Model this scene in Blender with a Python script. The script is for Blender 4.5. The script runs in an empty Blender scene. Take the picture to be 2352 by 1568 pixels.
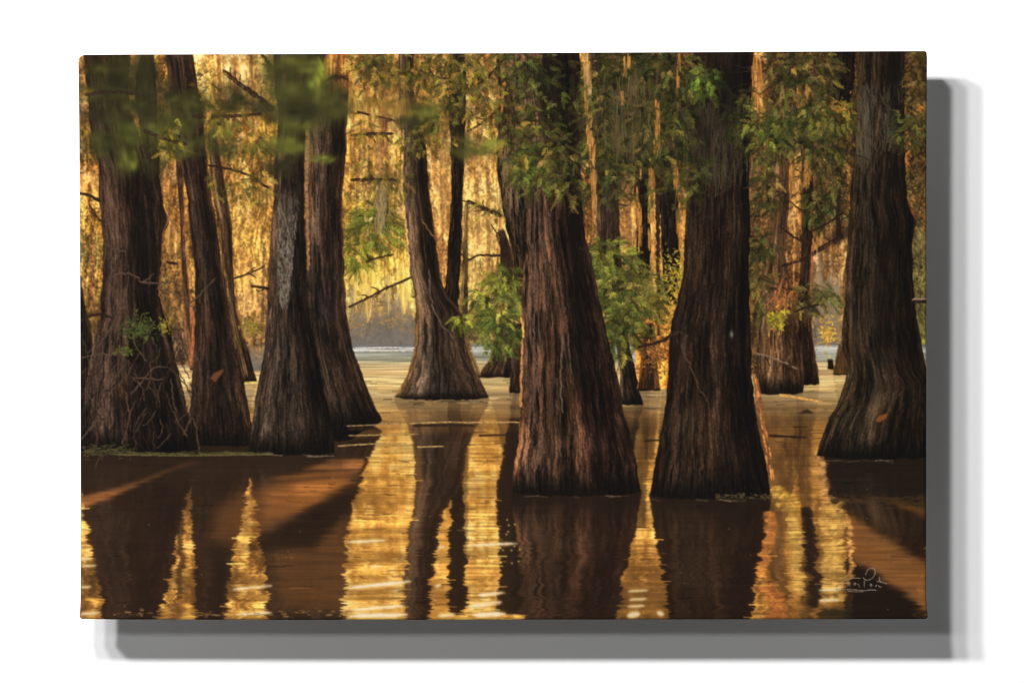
import bpy, math
import numpy as np

# ---------------------------------------------------------------------------
# A gallery-wrapped canvas print of a cypress swamp, hung on a white wall.
# The printed picture is painted numerically (no files) and carried by the
# canvas mesh as a colour attribute; each printed motif is a part of the print.
# ---------------------------------------------------------------------------
RS = np.random.RandomState(11)
C = bpy.context.scene.collection
Z = 2164.0                 # drawing units per metre
CX, CY = 1175.5, 784.0     # drawing unit at the centre of the view
HF, HB = 0.12, 0.088      # canvas front / back distance from the wall
X0, Y0, X1, Y1 = 172.0, 108.0, 2140.0, 1432.0
P = 0.8                    # painted pixels per drawing unit
W = int((X1 - X0) * P); H = int((Y1 - Y0) * P)
GX, GY = np.meshgrid(X0 + (np.arange(W) + .5) / P, Y0 + (np.arange(H) + .5) / P)
GX = GX.astype(np.float32); GY = GY.astype(np.float32)

# ------------------------------------------------------------------ noise
LAT = RS.rand(6, 256, 256).astype(np.float32)
def vnoise(a, b, seed=0):
    L = LAT[seed % 6]
    a = a + 37.13 * seed; b = b + 17.7 * seed
    ia = np.floor(a).astype(np.int32); ib = np.floor(b).astype(np.int32)
    fa = a - ia; fb = b - ib
    fa = fa * fa * (3 - 2 * fa); fb = fb * fb * (3 - 2 * fb)
    i0 = ia & 255; i1 = (ia + 1) & 255; j0 = ib & 255; j1 = (ib + 1) & 255
    return (L[j0, i0] * (1 - fa) + L[j0, i1] * fa) * (1 - fb) + (L[j1, i0] * (1 - fa) + L[j1, i1] * fa) * fb
def fbm(a, b, seed=0, n=4):
    t = 0; s = 0; k = 1.0
    for i in range(n):
        t = t + k * vnoise(a * 2 ** i, b * 2 ** i, seed + i); s += k; k *= .55
    return t / s
def blur(im, r):
    if r <= 0: return im
    n = max(1, int(r * 3)); k = np.exp(-.5 * (np.arange(-n, n + 1) / r) ** 2); k /= k.sum()
    for ax in (0, 1):
        pad = [(0, 0)] * im.ndim; pad[ax] = (n, n)
        q = np.pad(im, pad, mode='edge'); o = 0
        for i, kk in enumerate(k):
            sl = [slice(None)] * im.ndim; sl[ax] = slice(i, i + im.shape[ax])
            o = o + kk * q[tuple(sl)]
        im = o
    return im
def bilin(im, x, y):
    px = np.clip((x - X0) * P - .5, 0, W - 1.001); py = np.clip((y - Y0) * P - .5, 0, H - 1.001)
    ix = px.astype(np.int32); iy = py.astype(np.int32); fx = px - ix; fy = py - iy
    if im.ndim == 3: fx = fx[..., None]; fy = fy[..., None]
    return (im[iy, ix] * (1 - fx) + im[iy, ix + 1] * fx) * (1 - fy) + (im[iy + 1, ix] * (1 - fx) + im[iy + 1, ix + 1] * fx) * fy
def ss(x, a, b):
    t = np.clip((x - a) / (b - a), 0, 1); return t * t * (3 - 2 * t)

# ------------------------------------------------------------------ painting tools (8-bit display values)
class Layer:
    def __init__(s, rgb=(0, 0, 0)):
        s.c = np.empty((H, W, 3), np.float32); s.c[:] = rgb
        s.id = np.zeros((H, W), np.int16)
def comp(L, sl, col, al, ident=None):
    a = al[..., None]
    L.c[sl] = L.c[sl] * (1 - a) + col * a
    if ident is not None:
        L.id[sl] = np.where(al > .5, ident, L.id[sl])
def win(xa, ya, xb, yb):
    ax = int(np.clip((xa - X0) * P - 2, 0, W)); bx = int(np.clip((xb - X0) * P + 3, 0, W))
    ay = int(np.clip((ya - Y0) * P - 2, 0, H)); by = int(np.clip((yb - Y0) * P + 3, 0, H))
    return (slice(ay, by), slice(ax, bx))
def points(L, x, y, rgb, a, ident=None):
    """soft dots, blended order-free inside one call"""
    x = np.asarray(x, np.float32).ravel(); y = np.asarray(y, np.float32).ravel()
    rgb = np.broadcast_to(np.asarray(rgb, np.float32), (x.size, 3)); a = np.broadcast_to(np.asarray(a, np.float32), x.shape)
    px = (x - X0) * P - .5; py = (y - Y0) * P - .5
    ok = (px > 0) & (py > 0) & (px < W - 2) & (py < H - 2)
    if not ok.any(): return
    px, py, rgb, a = px[ok], py[ok], rgb[ok], a[ok]
    ix = px.astype(np.int64); iy = py.astype(np.int64); fx = px - ix; fy = py - iy
    ox, oy = ix.min(), iy.min(); w = ix.max() - ox + 2; h = iy.max() - oy + 2
    A = np.zeros(w * h); K = np.zeros((3, w * h))
    for dx, dy, wt in ((0, 0, (1 - fx) * (1 - fy)), (1, 0, fx * (1 - fy)), (0, 1, (1 - fx) * fy), (1, 1, fx * fy)):
        f = (iy - oy + dy) * w + ix - ox + dx; wa = wt * a
        A += np.bincount(f, wa, w * h)
        for k in range(3): K[k] += np.bincount(f, wa * rgb[:, k], w * h)
    col = (K / np.maximum(A, 1e-6)).T.reshape(h, w, 3); al = (1 - np.exp(-A)).reshape(h, w)
    comp(L, (slice(oy, oy + h), slice(ox, ox + w)), col.astype(np.float32), al.astype(np.float32), ident)
def strokes(L, x0, y0, x1, y1, wid, rgb, a=1.6, bend=0, ident=None, taper=1.0):
    """many straight or bent strokes given as arrays"""
    x0, y0, x1, y1, wid, bend = [np.broadcast_to(np.asarray(v, np.float32), np.shape(x0)) for v in (x0, y0, x1, y1, wid, bend)]
    rgb = np.broadcast_to(np.asarray(rgb, np.float32), (len(x0), 3)); a = np.broadcast_to(np.asarray(a, np.float32), np.shape(x0))
    ln = np.hypot(x1 - x0, y1 - y0); n = np.maximum(2, (ln * P * 1.5).astype(int) + 1)
    across = np.maximum(1, np.ceil(wid * P * 1.3)).astype(int)
    tot = n * across
    i = np.repeat(np.arange(len(x0)), tot); st = np.cumsum(tot) - tot
    k = np.arange(tot.sum()) - st[i]
    t = (k % n[i]) / np.maximum(n[i] - 1, 1); r = k // n[i]
    off = ((r + .5) / across[i] - .5) * wid[i] * (1 - taper * .8 * t)
    nx = -(y1 - y0) / np.maximum(ln, .01); ny = (x1 - x0) / np.maximum(ln, .01)
    b = bend[i] * 4 * t * (1 - t)
    points(L, x0[i] + (x1 - x0)[i] * t + nx[i] * (off + b), y0[i] + (y1 - y0)[i] * t + ny[i] * (off + b), rgb[i], a[i], ident)
def path(L, pts, w0, w1, rgb, a=2.5, ident=None, rough=.0, lit=None):
    """one branch: a smooth polyline with a taper; lit = colour of its upper edge"""
    p = np.array(pts, float)
    if len(p) > 2:                                   # Catmull-Rom
        q = np.vstack([2 * p[0] - p[1], p, 2 * p[-1] - p[-2]]); o = []
        for i in range(len(p) - 1):
            t = np.linspace(0, 1, 12, endpoint=False)[:, None]; a0, b0, c0, d0 = q[i:i + 4]
            o.append(.5 * (2 * b0 + (c0 - a0) * t + (2 * a0 - 5 * b0 + 4 * c0 - d0) * t ** 2 + (3 * b0 - a0 - 3 * c0 + d0) * t ** 3))
        p = np.vstack(o + [p[-1:]])
    s = np.r_[0, np.cumsum(np.hypot(*np.diff(p, axis=0).T))]; n = int(s[-1] * P * 2) + 2
    t = np.linspace(0, s[-1], n); x = np.interp(t, s, p[:, 0]); y = np.interp(t, s, p[:, 1])
    if rough:
        x = x + (vnoise(t * .12, t * 0 + 3, 1) - .5) * rough * 2; y = y + (vnoise(t * .12, t * 0 + 9, 2) - .5) * rough * 2
    wd = np.interp(t, [0, s[-1]], [w0, w1]) * (.72 + .56 * vnoise(t * .1 + x[0] * .37, t * 0 + y[0] * .21, 3)); wd = wd * np.sqrt(np.clip(np.minimum(t, s[-1] - t) / 5 + .12, 0, 1))
    dx = np.gradient(x); dy = np.gradient(y); l = np.hypot(dx, dy) + 1e-6
    m = max(2, int(max(w0, w1) * P * 2)); k = (np.arange(m) + .5) / m - .5
    xx = x[:, None] - (dy / l)[:, None] * wd[:, None] * k; yy = y[:, None] + (dx / l)[:, None] * wd[:, None] * k
    cc = np.empty(xx.shape + (3,)); cc[:] = rgb
    cc *= (.75 + .5 * vnoise(xx * .25, yy * .25, 4))[..., None]
    if lit is not None:
        up = (yy < y[:, None] - wd[:, None] * .15)[..., None]
        cc = np.where(up, np.array(lit, float), cc)
    points(L, xx, yy, cc.reshape(-1, 3), a, ident)
def blob(L, x, y, rx, ry, rgb, a, rot=0, ident=None):
    R = max(rx, ry) * 2.2; sl = win(x - R, y - R, x + R, y + R)
    gx, gy = GX[sl] - x, GY[sl] - y; c, s = math.cos(rot), math.sin(rot)
    d = ((gx * c + gy * s) / rx) ** 2 + ((-gx * s + gy * c) / ry) ** 2
    comp(L, sl, np.array(rgb, np.float32), (a * np.exp(-d * .9)).astype(np.float32), ident)
def poly(L, pts, rgb, a=1.0, soft=2.0, ident=None):
    p = np.array(pts, float); sl = win(p[:, 0].min() - soft * 3, p[:, 1].min() - soft * 3, p[:, 0].max() + soft * 3, p[:, 1].max() + soft * 3)
    gx, gy = GX[sl], GY[sl]; ins = np.zeros(gx.shape, bool)
    for (xa, ya), (xb, yb) in zip(p, np.roll(p, -1, 0)):
        if ya == yb: continue
        ins ^= ((ya > gy) != (yb > gy)) & (gx < (xb - xa) * (gy - ya) / (yb - ya) + xa)
    al = blur(ins.astype(np.float32), soft * P) * a
    comp(L, sl, np.array(rgb, np.float32), al.astype(np.float32), ident)
def pick(cols, n, jit=.18):
    c = np.array(cols, float)[RS.randint(0, len(cols), n)]
    return np.clip(c * (1 + RS.uniform(-jit, jit, (n, 1))) + RS.uniform(-6, 6, (n, 3)), 4, 255)

# ------------------------------------------------------------------ 1. the golden moss forest behind
BGP = """190,160,228,168,95 195,230,205,162,108 190,330,130,110,45 200,400,218,152,80 200,470,232,182,90 195,530,205,168,60 195,590,130,125,60
205,640,195,155,75 205,690,140,115,70 200,740,110,90,50 370,140,225,162,70 368,230,220,162,65 365,330,150,130,50 385,400,190,140,85 395,440,225,165,70
395,520,210,152,75 395,590,150,130,70 390,640,170,140,80 385,680,140,110,70 395,730,130,115,60 410,770,95,80,70 460,150,240,200,120 480,160,240,185,90
540,140,246,214,142 590,150,236,196,115 600,240,205,165,60 500,200,236,180,88 480,260,185,135,55 550,250,170,132,50 560,310,175,132,60 500,300,150,125,45
600,320,185,142,60 560,370,172,137,60 500,360,195,142,65 560,420,222,170,70 600,440,206,160,65 560,470,212,170,70 580,520,206,160,65 580,580,200,153,65
570,630,205,153,75 570,680,155,132,90 560,720,135,115,75 570,760,150,120,55 575,800,125,105,75 590,840,120,105,85 770,140,208,130,62 820,150,232,165,75
860,160,205,152,70 900,150,182,125,65 820,200,232,175,75 870,220,192,147,65 820,270,232,175,80 880,260,238,202,105 850,300,206,165,70 850,350,205,163,65
850,400,195,158,60 840,440,192,152,95 890,440,182,150,85 820,480,210,168,60 860,500,160,145,50 840,560,150,138,50 900,560,200,158,65 850,620,210,172,78
920,650,208,172,88 830,680,200,168,95 880,690,155,138,100 850,730,130,120,82 890,760,112,106,100 930,740,130,120,88 840,780,118,111,105 930,785,108,104,98
880,720,118,112,102 990,150,208,147,75 1010,220,205,153,65 1000,300,165,130,50 1005,400,222,175,95 1010,500,222,170,90 1015,560,206,153,85 1090,150,215,158,80
1110,220,246,197,115 1110,290,228,175,80 1100,350,165,130,60 1110,400,222,165,85 1090,460,232,182,92 1110,520,222,176,97 1100,600,222,186,97 1110,650,185,163,90
1120,700,130,135,55 1100,750,150,130,70 1095,790,140,130,95 1345,140,246,196,115 1350,250,240,175,80 1355,330,226,153,70 1340,440,130,95,60 1400,200,85,70,45
1440,150,130,100,50 1450,230,140,110,60 1430,330,110,95,45 1480,300,90,75,45 1440,400,120,100,55 1460,420,222,158,70 1480,440,195,143,70 1440,500,232,170,80
1455,560,185,142,60 1480,600,110,110,50 1500,560,205,148,70 1530,250,205,142,60 1560,420,206,143,65 1535,620,185,138,45 1550,640,212,165,55 1540,700,206,148,55
1490,680,130,115,55 1500,750,172,117,50 1490,800,150,100,45 1520,850,216,133,50 1440,650,95,105,45 1745,170,192,122,60 1745,230,236,165,70 1760,300,110,105,45
1790,180,60,48,32 1830,180,110,85,45 1820,260,185,122,55 1840,230,216,143,65 1880,180,80,75,38 1900,280,75,75,38 1745,400,110,85,60 1790,450,172,132,70
1820,400,222,153,65 1850,380,195,122,60 1890,400,80,72,42 1900,450,110,85,50 1760,500,130,100,65 1740,600,80,75,40 1790,600,120,85,50 1760,640,130,95,55
1800,650,152,95,50 1880,500,172,122,60 1900,560,182,142,80 1890,610,130,125,115 1900,640,172,122,75 1910,690,206,143,60 1890,740,152,120,60 1880,780,115,110,100
1925,740,208,142,60 1740,720,100,85,45 1745,780,85,70,45 1800,760,140,120,45 2105,160,70,50,35 2110,250,75,65,35 2105,340,152,95,55 2110,420,95,95,50
2112,480,172,112,60 2115,560,100,80,50 2118,640,120,125,75 2120,720,95,105,50 1640,300,60,50,35 1640,700,70,50,35 1260,300,60,50,35 1260,700,80,60,40
2020,300,60,50,35 2020,700,60,45,35 300,300,60,50,35 300,650,60,48,36 700,300,80,70,40 700,650,70,55,40 1225,860,120,100,70 620,860,130,110,80 1480,870,170,120,60"""
pt = np.array([[float(v) for v in s.split(',')] for s in BGP.split()])
gx, gy = np.meshgrid(np.linspace(X0, X1, 200), np.linspace(Y0, 900, 90))
d = (gx[..., None] - pt[:, 0]) ** 2 + ((gy[..., None] - pt[:, 1]) * .8) ** 2 + 30
w = d ** -1.9; base = (w[..., None] * pt[:, 2:]).sum(2) / w.sum(2)[..., None]
bx = np.clip((GX - X0) / (X1 - X0) * 199, 0, 198.99); by = np.clip((GY - Y0) / (900 - Y0) * 89, 0, 88.99)
ix, iy = bx.astype(int), by.astype(int); fx, fy = (bx - ix)[..., None], (by - iy)[..., None]
BG = Layer()
BG.c = ((base[iy, ix] * (1 - fx) + base[iy, ix + 1] * fx) * (1 - fy) + (base[iy + 1, ix] * (1 - fx) + base[iy + 1, ix + 1] * fx) * fy).astype(np.float32)
soft = BG.c.copy()
n1 = fbm(GX * .065, GY * .014, 1); n2 = fbm(GX * .14, GY * .06, 2); n3 = fbm(GX * .03, GY * .03, 3)
BG.c *= (.42 + .68 * ss(n1, .28, .72) + .42 * ss(n2, .25, .8) + .2 * n3)[..., None]
GOLDC = [(200, 168, 64), (150, 140, 56), (226, 184, 90), (120, 118, 48), (176, 130, 60)]
def at_soft(x, y): return bilin(soft, x, y)
# dim far stems seen through the moss
for k in range(95):
    x = RS.choice([RS.uniform(455, 620), RS.uniform(800, 920), RS.uniform(1078, 1150), RS.uniform(1350, 1580), RS.uniform(1732, 1950), RS.uniform(355, 420)])
    y0 = RS.uniform(110, 300); y1 = y0 + RS.uniform(150, 480); wd = RS.uniform(3, 12)
    path(BG, [(x, y0), (x + RS.uniform(-8, 8), (y0 + y1) / 2), (x + RS.uniform(-10, 10), y1)], wd, wd * 1.1, at_soft(np.array(x), np.array(y0 + 60)) * RS.uniform(.34, .62), .8, rough=3)
# soften everything painted so far: it is far away
BG.c = blur(BG.c, 1.6)
def moss(n, xr, yr, cols_gain, lng, a, wid=(1.6, 4.0), tint=(1, 1, 1)):
    cx = RS.uniform(xr[0], xr[1], n); cy = RS.uniform(yr[0], yr[1], n)
    m = 13; sx = np.repeat(cx, m) + RS.normal(0, 7, n * m); sy = np.repeat(cy, m) + RS.uniform(-22, 22, n * m)
    ln = np.repeat(RS.uniform(lng[0], lng[1], n), m) * RS.uniform(.35, 1, n * m)
    col = at_soft(sx, sy) * np.repeat(RS.uniform(cols_gain[0], cols_gain[1], n), m)[:, None] * RS.uniform(.88, 1.12, (n * m, 1)) * np.array(tint)
    strokes(BG, sx, sy, sx + RS.normal(0, 2.5, n * m), sy + ln, RS.uniform(wid[0], wid[1], n * m), np.clip(col, 8, 252), a, RS.normal(0, 2, n * m))
def leafy(n, a):
    x = RS.uniform(183, 2129, n); y = RS.uniform(112, 800, n); keep = fbm(x * .022, y * .026, rep if 'rep' in globals() else 1, 2) > .47; x, y = x[keep], y[keep]; n = len(x)
    x = x + RS.normal(0, 4, n); y = y + RS.normal(0, 4, n); c = at_soft(x, y); g = vnoise(x * .014, y * .016, 3) > .5
    c = np.where(g[:, None], c * .55 + np.array([146, 132, 52]) * .4, c) * RS.uniform(.5, 1.38, (n, 1)); th = RS.uniform(0, 6.28, n); l = RS.uniform(2, 8, n)
    strokes(BG, x, y, x + np.cos(th) * l, y + np.sin(th) * l, RS.uniform(2.5, 5, n), np.clip(c, 6, 253), a)
def drape(x, y, w_, l_, gain, a, wid=(1.2, 3.2)):
    """one hanging curtain of moss: longest in the middle, ragged below, brighter to one side"""
    m = int(w_ * 1.5) + 6; dx = np.clip(RS.normal(0, .5, m), -1.3, 1.3); ln = l_ * (1 - np.abs(dx) ** 1.4 * .62) * RS.uniform(.45, 1.05, m)
    sx = x + dx * w_; sy = y + np.abs(dx) * w_ * .5 + RS.uniform(-8, 8, m)
    col = at_soft(sx, sy + ln * .4) * (gain * (1 + .25 * dx))[:, None] * RS.uniform(.75, 1.2, (m, 1)) + RS.uniform(-8, 8, (m, 1))
    strokes(BG, sx, sy, sx + RS.normal(0, 2, m), sy + ln, RS.uniform(wid[0], wid[1], m), np.clip(col, 8, 253), a, RS.normal(0, 2, m))
for rep in range(3):
    for k in range(100): drape(RS.uniform(183, 2129), RS.uniform(60, 640), RS.uniform(8, 34), RS.uniform(25, 110), RS.uniform(.42, .8), .5)
    for k in range(130): drape(RS.uniform(183, 2129), RS.uniform(60, 650), RS.uniform(6, 28), RS.uniform(25, 100), RS.uniform(1.02, 1.34), .55)
    leafy(7000, .6)
    if rep < 2: BG.c = blur(BG.c, 1.0 - .4 * rep)
for k in range(26): drape(RS.uniform(800, 950), RS.uniform(520, 650), RS.uniform(8, 22), RS.uniform(40, 110), RS.uniform(1.15, 1.4), .7)
for k in range(26): drape(RS.uniform(1075, 1200), RS.uniform(300, 600), RS.uniform(8, 22), RS.uniform(60, 150), RS.uniform(1.1, 1.35), .7)
# speckled leaves
for rep in range(3):
    n = 9000; x = RS.uniform(183, 2129, n); y = RS.uniform(118, 840, n)
    keep = vnoise(x * .03, y * .03, 5) > .5; x, y = x[keep], y[keep]; n = len(x)
    c = at_soft(x, y) * RS.uniform(.45, 1.35, (n, 1)); g = RS.rand(n) < .18
    c[g] *= np.array([.72, .86, .62]); th = RS.uniform(0, 6.28, n); l = RS.uniform(2, 6, n)
    strokes(BG, x, y, x + np.cos(th) * l, y + np.sin(th) * l, RS.uniform(1.5, 3, n), np.clip(c, 6, 250), .55)
# thin crossing twigs
for k in range(150):
    x = RS.uniform(183, 2129); y = RS.uniform(130, 760); l = RS.uniform(20, 70); th = RS.uniform(-.7, .7)
    path(BG, [(x, y), (x + l * .5 * math.cos(th), y + l * .5 * math.sin(th) + RS.uniform(-5, 5)), (x + l * math.cos(th), y + l * math.sin(th))], 2.2, 1.2, at_soft(np.array(x), np.array(y)) * .42, .9)
# the misty far bank
for (xa, xb, top) in ((795, 960, 690), (1868, 1932, 600), (555, 612, 770), (1075, 1130, 770)):
    m = ss(GX, xa - 14, xa + 14) * (1 - ss(GX, xb - 14, xb + 14)) * ss(GY + (vnoise(GX * .07, GY * .05, 4) - .5) * 90, top, top + 70) * (.72 + .24 * ss(GY, top + 20, 780))
    far = np.array([118, 118, 106], np.float32) * (.9 + .2 * vnoise(GX * .04, GY * .02, 2))[..., None]
    BG.c = BG.c * (1 - m[..., None]) + far * m[..., None]
for k in range(16):
    x = RS.uniform(805, 945); y = RS.uniform(680, 770)
    n = 14; strokes(BG, x + RS.normal(0, 14, n), y + RS.normal(0, 5, n), x + RS.normal(0, 18, n), y + RS.normal(0, 7, n), 2.2, pick([(165, 130, 65), (140, 118, 65), (190, 150, 85)], n), .45)
# colours of low sun through moss: browns in the gaps, amber, then cream
def amber(c, k):
    lum = c @ np.array([.35, .5, .15], np.float32)
    rp = np.stack([np.interp(lum, [0, 45, 90, 135, 175, 215, 255], v_) for v_ in ([8, 64, 128, 192, 234, 248, 254], [6, 42, 86, 134, 176, 212, 240], [6, 22, 40, 60, 88, 138, 196])], -1)
    gold = np.clip((c[..., 0] - c[..., 1]) / 22, 0, 1) * np.clip((c[..., 1] - c[..., 2]) / 18, 0, 1)
    kk = (k * (.35 + .65 * gold))[..., None]
    kk = kk * np.clip((c[..., 0] - c[..., 2]) / 35, 0, 1)[..., None]
    return (c * (1 - kk) + rp * kk).astype(np.float32)
# crowns of farther trees: rounded olive masses and dim hollows between the curtains
for k in range(150):
    x, y = RS.uniform(183, 2129), RS.uniform(120, 720)
    if 1075 < x < 1150 and y < 600 and RS.rand() < .7: continue
    up = RS.rand() < .5; rx_, ry_ = RS.uniform(10, 34), RS.uniform(8, 26)
    n = 46; px_ = x + RS.normal(0, .5, n) * rx_; py_ = y + RS.normal(0, .5, n) * ry_; th = RS.uniform(0, 6.28, n); l = RS.uniform(3, 8, n)
    cc = at_soft(np.full(n, x), np.full(n, y)) * (np.array([.62, .64, .5]) if up else np.array([.5, .46, .42])) * RS.uniform(.75, 1.3, (n, 1))
    strokes(BG, px_, py_, px_ + np.cos(th) * l, py_ + np.sin(th) * l, 3.2, np.clip(cc, 5, 250), .5)
for (x, y, rx_, ry_, c_) in ((862, 450, 60, 22, (150, 136, 62)), (848, 520, 50, 60, (118, 116, 46)), (905, 560, 30, 50, (140, 126, 52)), (545, 260, 50, 30, (136, 104, 44)), (560, 340, 60, 26, (150, 118, 54)), (520, 300, 26, 50, (110, 84, 40)), (590, 540, 30, 50, (160, 130, 58)), (500, 400, 20, 50, (120, 86, 44)),
                          (585, 640, 34, 50, (140, 112, 66)), (395, 560, 26, 40, (136, 112, 60)), (390, 700, 24, 60, (112, 98, 58)), (205, 570, 24, 40, (112, 106, 52)), (205, 700, 26, 60, (110, 92, 52)), (1120, 700, 40, 60, (118, 116, 56)), (1105, 350, 36, 30, (140, 108, 50)), (1010, 300, 30, 40, (128, 100, 46)), (1005, 620, 16, 60, (140, 104, 60)),
                          (850, 640, 50, 26, (150, 124, 66)), (880, 690, 60, 30, (132, 116, 80)), (570, 760, 36, 40, (118, 100, 62)), (1440, 230, 90, 130, (62, 54, 34)), (1560, 260, 40, 130, (58, 48, 32)), (1400, 420, 40, 60, (88, 72, 42)), (1490, 300, 50, 60, (66, 56, 34)), (1800, 200, 50, 110, (64, 52, 34)), (1890, 230, 40, 120, (76, 66, 38)),
                          (1760, 420, 30, 90, (96, 76, 50)), (1890, 400, 34, 80, (76, 66, 40)), (1745, 580, 26, 80, (92, 80, 46)), (1780, 540, 40, 60, (104, 80, 50)), (1905, 470, 30, 60, (100, 78, 46)), (2110, 300, 26, 200, (74, 62, 36)), (2116, 620, 20, 120, (92, 92, 56))):
    n = int(rx_ * ry_ * .5); px_ = x + RS.normal(0, .6, n) * rx_; py_ = y + RS.normal(0, .6, n) * ry_; th = RS.uniform(.9, 2.2, n); l = RS.uniform(4, 14, n)
    strokes(BG, px_, py_, px_ + np.cos(th) * l, py_ + np.sin(th) * l, 3.0, np.clip(np.array(c_) * RS.uniform(.6, 1.35, (n, 1)), 5, 250), .42)
moss(46, (800, 950), (570, 690), (1.2, 1.5), (20, 70), .9, tint=(1.03, 1.05, .95)); moss(30, (540, 620), (520, 680), (1.15, 1.4), (20, 60), .8); moss(40, (1075, 1200), (380, 640), (1.1, 1.35), (40, 110), .8, tint=(1.02, 1.05, 1.1))
BG.c = amber(np.clip(BG.c, 0, 255), .3)
BG.c = blur(BG.c * np.array([1.0, .965, .95], np.float32), .7)
# crisp strands nearest the light, and dark gaps between them
ZONES = [((183, 232), (120, 640), 1), ((350, 420), (120, 620), 1.4), ((450, 625), (118, 660), 6), ((795, 925), (118, 690), 5), ((975, 1040), (118, 620), 3), ((1060, 1165), (118, 660), 5), ((1340, 1370), (118, 520), 1.2), ((1425, 1575), (340, 660), 2.6), ((1730, 1760), (118, 300), 1), ((1790, 1850), (180, 640), 1.6), ((1880, 1940), (480, 780), 1)]
for (xr_, yr_, wt_) in ZONES:
    for rep in range(3):
        n = int(18 * wt_); x = RS.uniform(*xr_, n); y = RS.uniform(*yr_, n); l = RS.uniform(8, 90, n) ** 1.0
        bc_ = at_soft(x, y); dk = RS.rand(n) < .45
        c = np.where(dk[:, None], bc_ * np.array([.56, .46, .36]), bc_ * .5 + np.array([255, 214, 136]) * RS.uniform(.42, .56, (n, 1)))
        strokes(BG, x, y, x + RS.normal(0, 2, n), y + l, np.where(dk, RS.uniform(1.5, 5, n), RS.uniform(1.4, 3.4, n)), np.clip(c, 8, 254), .5, RS.normal(0, 1.5, n))
    n = int(12 * wt_); x = RS.uniform(*xr_, n); y = RS.uniform(yr_[0], yr_[0] + (yr_[1] - yr_[0]) * .7, n)
    for a_, b_ in zip(x, y): blob(BG, a_, b_, RS.uniform(3, 8), RS.uniform(5, 18), (252, 220, 150), .38)
for k in range(120):
    x, y = RS.uniform(183, 2129), RS.uniform(130, 700); n = RS.randint(14, 50); sp_ = RS.uniform(7, 24)
    c_ = np.array(GOLDC[RS.randint(len(GOLDC))]) * .5 + at_soft(np.array(x), np.array(y)) * .45
    px_, py_ = x + RS.normal(0, sp_, n), y + RS.normal(0, sp_ * .6, n); th = RS.uniform(0, 6.28, n); l = RS.uniform(2, 6, n)
    strokes(BG, px_, py_, px_ + np.cos(th) * l, py_ + np.sin(th) * l, RS.uniform(2, 4, n), np.clip(c_ * RS.uniform(.6, 1.3, (n, 1)), 6, 252), .6)
for k in range(60):                       # forked bare twigs
    x, y = RS.uniform(183, 2129), RS.uniform(130, 720); th = RS.uniform(-.6, .6) + (math.pi if RS.rand() < .5 else 0); c_ = at_soft(np.array(x), np.array(y)) * .4
    for q in range(5):
        t2 = th + RS.normal(0, .45); l = RS.uniform(14, 46); path(BG, [(x, y), (x + l * .5 * math.cos(t2), y + l * .5 * math.sin(t2) + RS.uniform(-4, 4)), (x + l * math.cos(t2), y + l * math.sin(t2))], 1.8, .9, c_, .8)
# nothing hangs quite straight
wob = (fbm(GX * .011, GY * .009, 4, 2) - .5) * 22
BG.c = bilin(BG.c, GX + wob, GY).astype(np.float32)
# faint trunks standing in the glow
for pts, w_, c_ in (([(500, 118), (506, 220), (508, 330)], 8, (120, 80, 44)), ([(536, 118), (540, 200), (538, 300)], 5, (150, 98, 50)), ([(575, 118), (578, 180), (580, 240)], 6, (112, 76, 42)), ([(880, 118), (884, 240), (882, 360)], 15, (140, 94, 52)), ([(842, 118), (846, 180), (850, 330)], 7, (150, 100, 50)), ([(868, 300), (872, 420), (876, 480)], 9, (150, 116, 70)),
                    ([(1090, 300), (1094, 400), (1098, 560)], 9, (150, 112, 66)), ([(1118, 380), (1122, 470), (1120, 640)], 7, (140, 104, 60)), ([(985, 118), (990, 240), (1000, 420)], 8, (150, 104, 58)), ([(1012, 300), (1014, 420), (1016, 560)], 6, (140, 100, 58)), ([(1440, 400), (1444, 520), (1450, 700)], 12, (110, 78, 46)), ([(1538, 380), (1540, 520), (1548, 700)], 8, (104, 72, 42)),
                    ([(1768, 118), (1774, 240), (1770, 420)], 18, (70, 52, 34)), ([(1868, 118), (1872, 300), (1878, 520)], 12, (84, 60, 38)), ([(1892, 420), (1896, 560), (1904, 720)], 10, (110, 78, 46)), ([(470, 520), (476, 640), (480, 800)], 8, (110, 80, 48)), ([(606, 560), (604, 680), (600, 800)], 6, (104, 80, 50)), ([(392, 440), (396, 560), (394, 700)], 7, (140, 98, 54)), ([(205, 420), (212, 560), (208, 700)], 8, (140, 98, 56))):
    path(BG, pts, w_, w_ * 1.15, c_, .8, rough=2.5)
BG.c = blur(BG.c, .6)
# fine pepper of leaves and moss against the light
pep = fbm(GX * .30, GY * .22, 1, 3); pamp = .55 + .9 * vnoise(GX * .02, GY * .025, 3); pep2 = fbm(GX * .11 + (pep - .5), GY * .05, 5, 3)
BG.c = BG.c * (1 + (ss(pep, .28, .72) - .55) * .50 * pamp + (ss(pep2, .28, .72) - .5) * .40)[..., None]
BG.c = np.clip(BG.c * 1.05, 0, 255).astype(np.float32)
for (xa, xb, top) in ((798, 960, 672), (1868, 1930, 610), (556, 612, 775), (1078, 1128, 775)):
    m = ss(GX, xa - 14, xa + 14) * (1 - ss(GX, xb - 14, xb + 14)) * ss(GY + (fbm(GX * .09, GY * .03, 4, 2) - .5) * 110, top, top + 60) * .82
    far = np.array([112, 110, 101], np.float32) * (.88 + .24 * fbm(GX * .03, GY * .02, 2, 2))[..., None] + np.array([26, 20, 10], np.float32) * (1 - ss(GY, 690, 770))[..., None]
    BG.c = (BG.c * (1 - m[..., None]) + far * m[..., None]).astype(np.float32)
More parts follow.
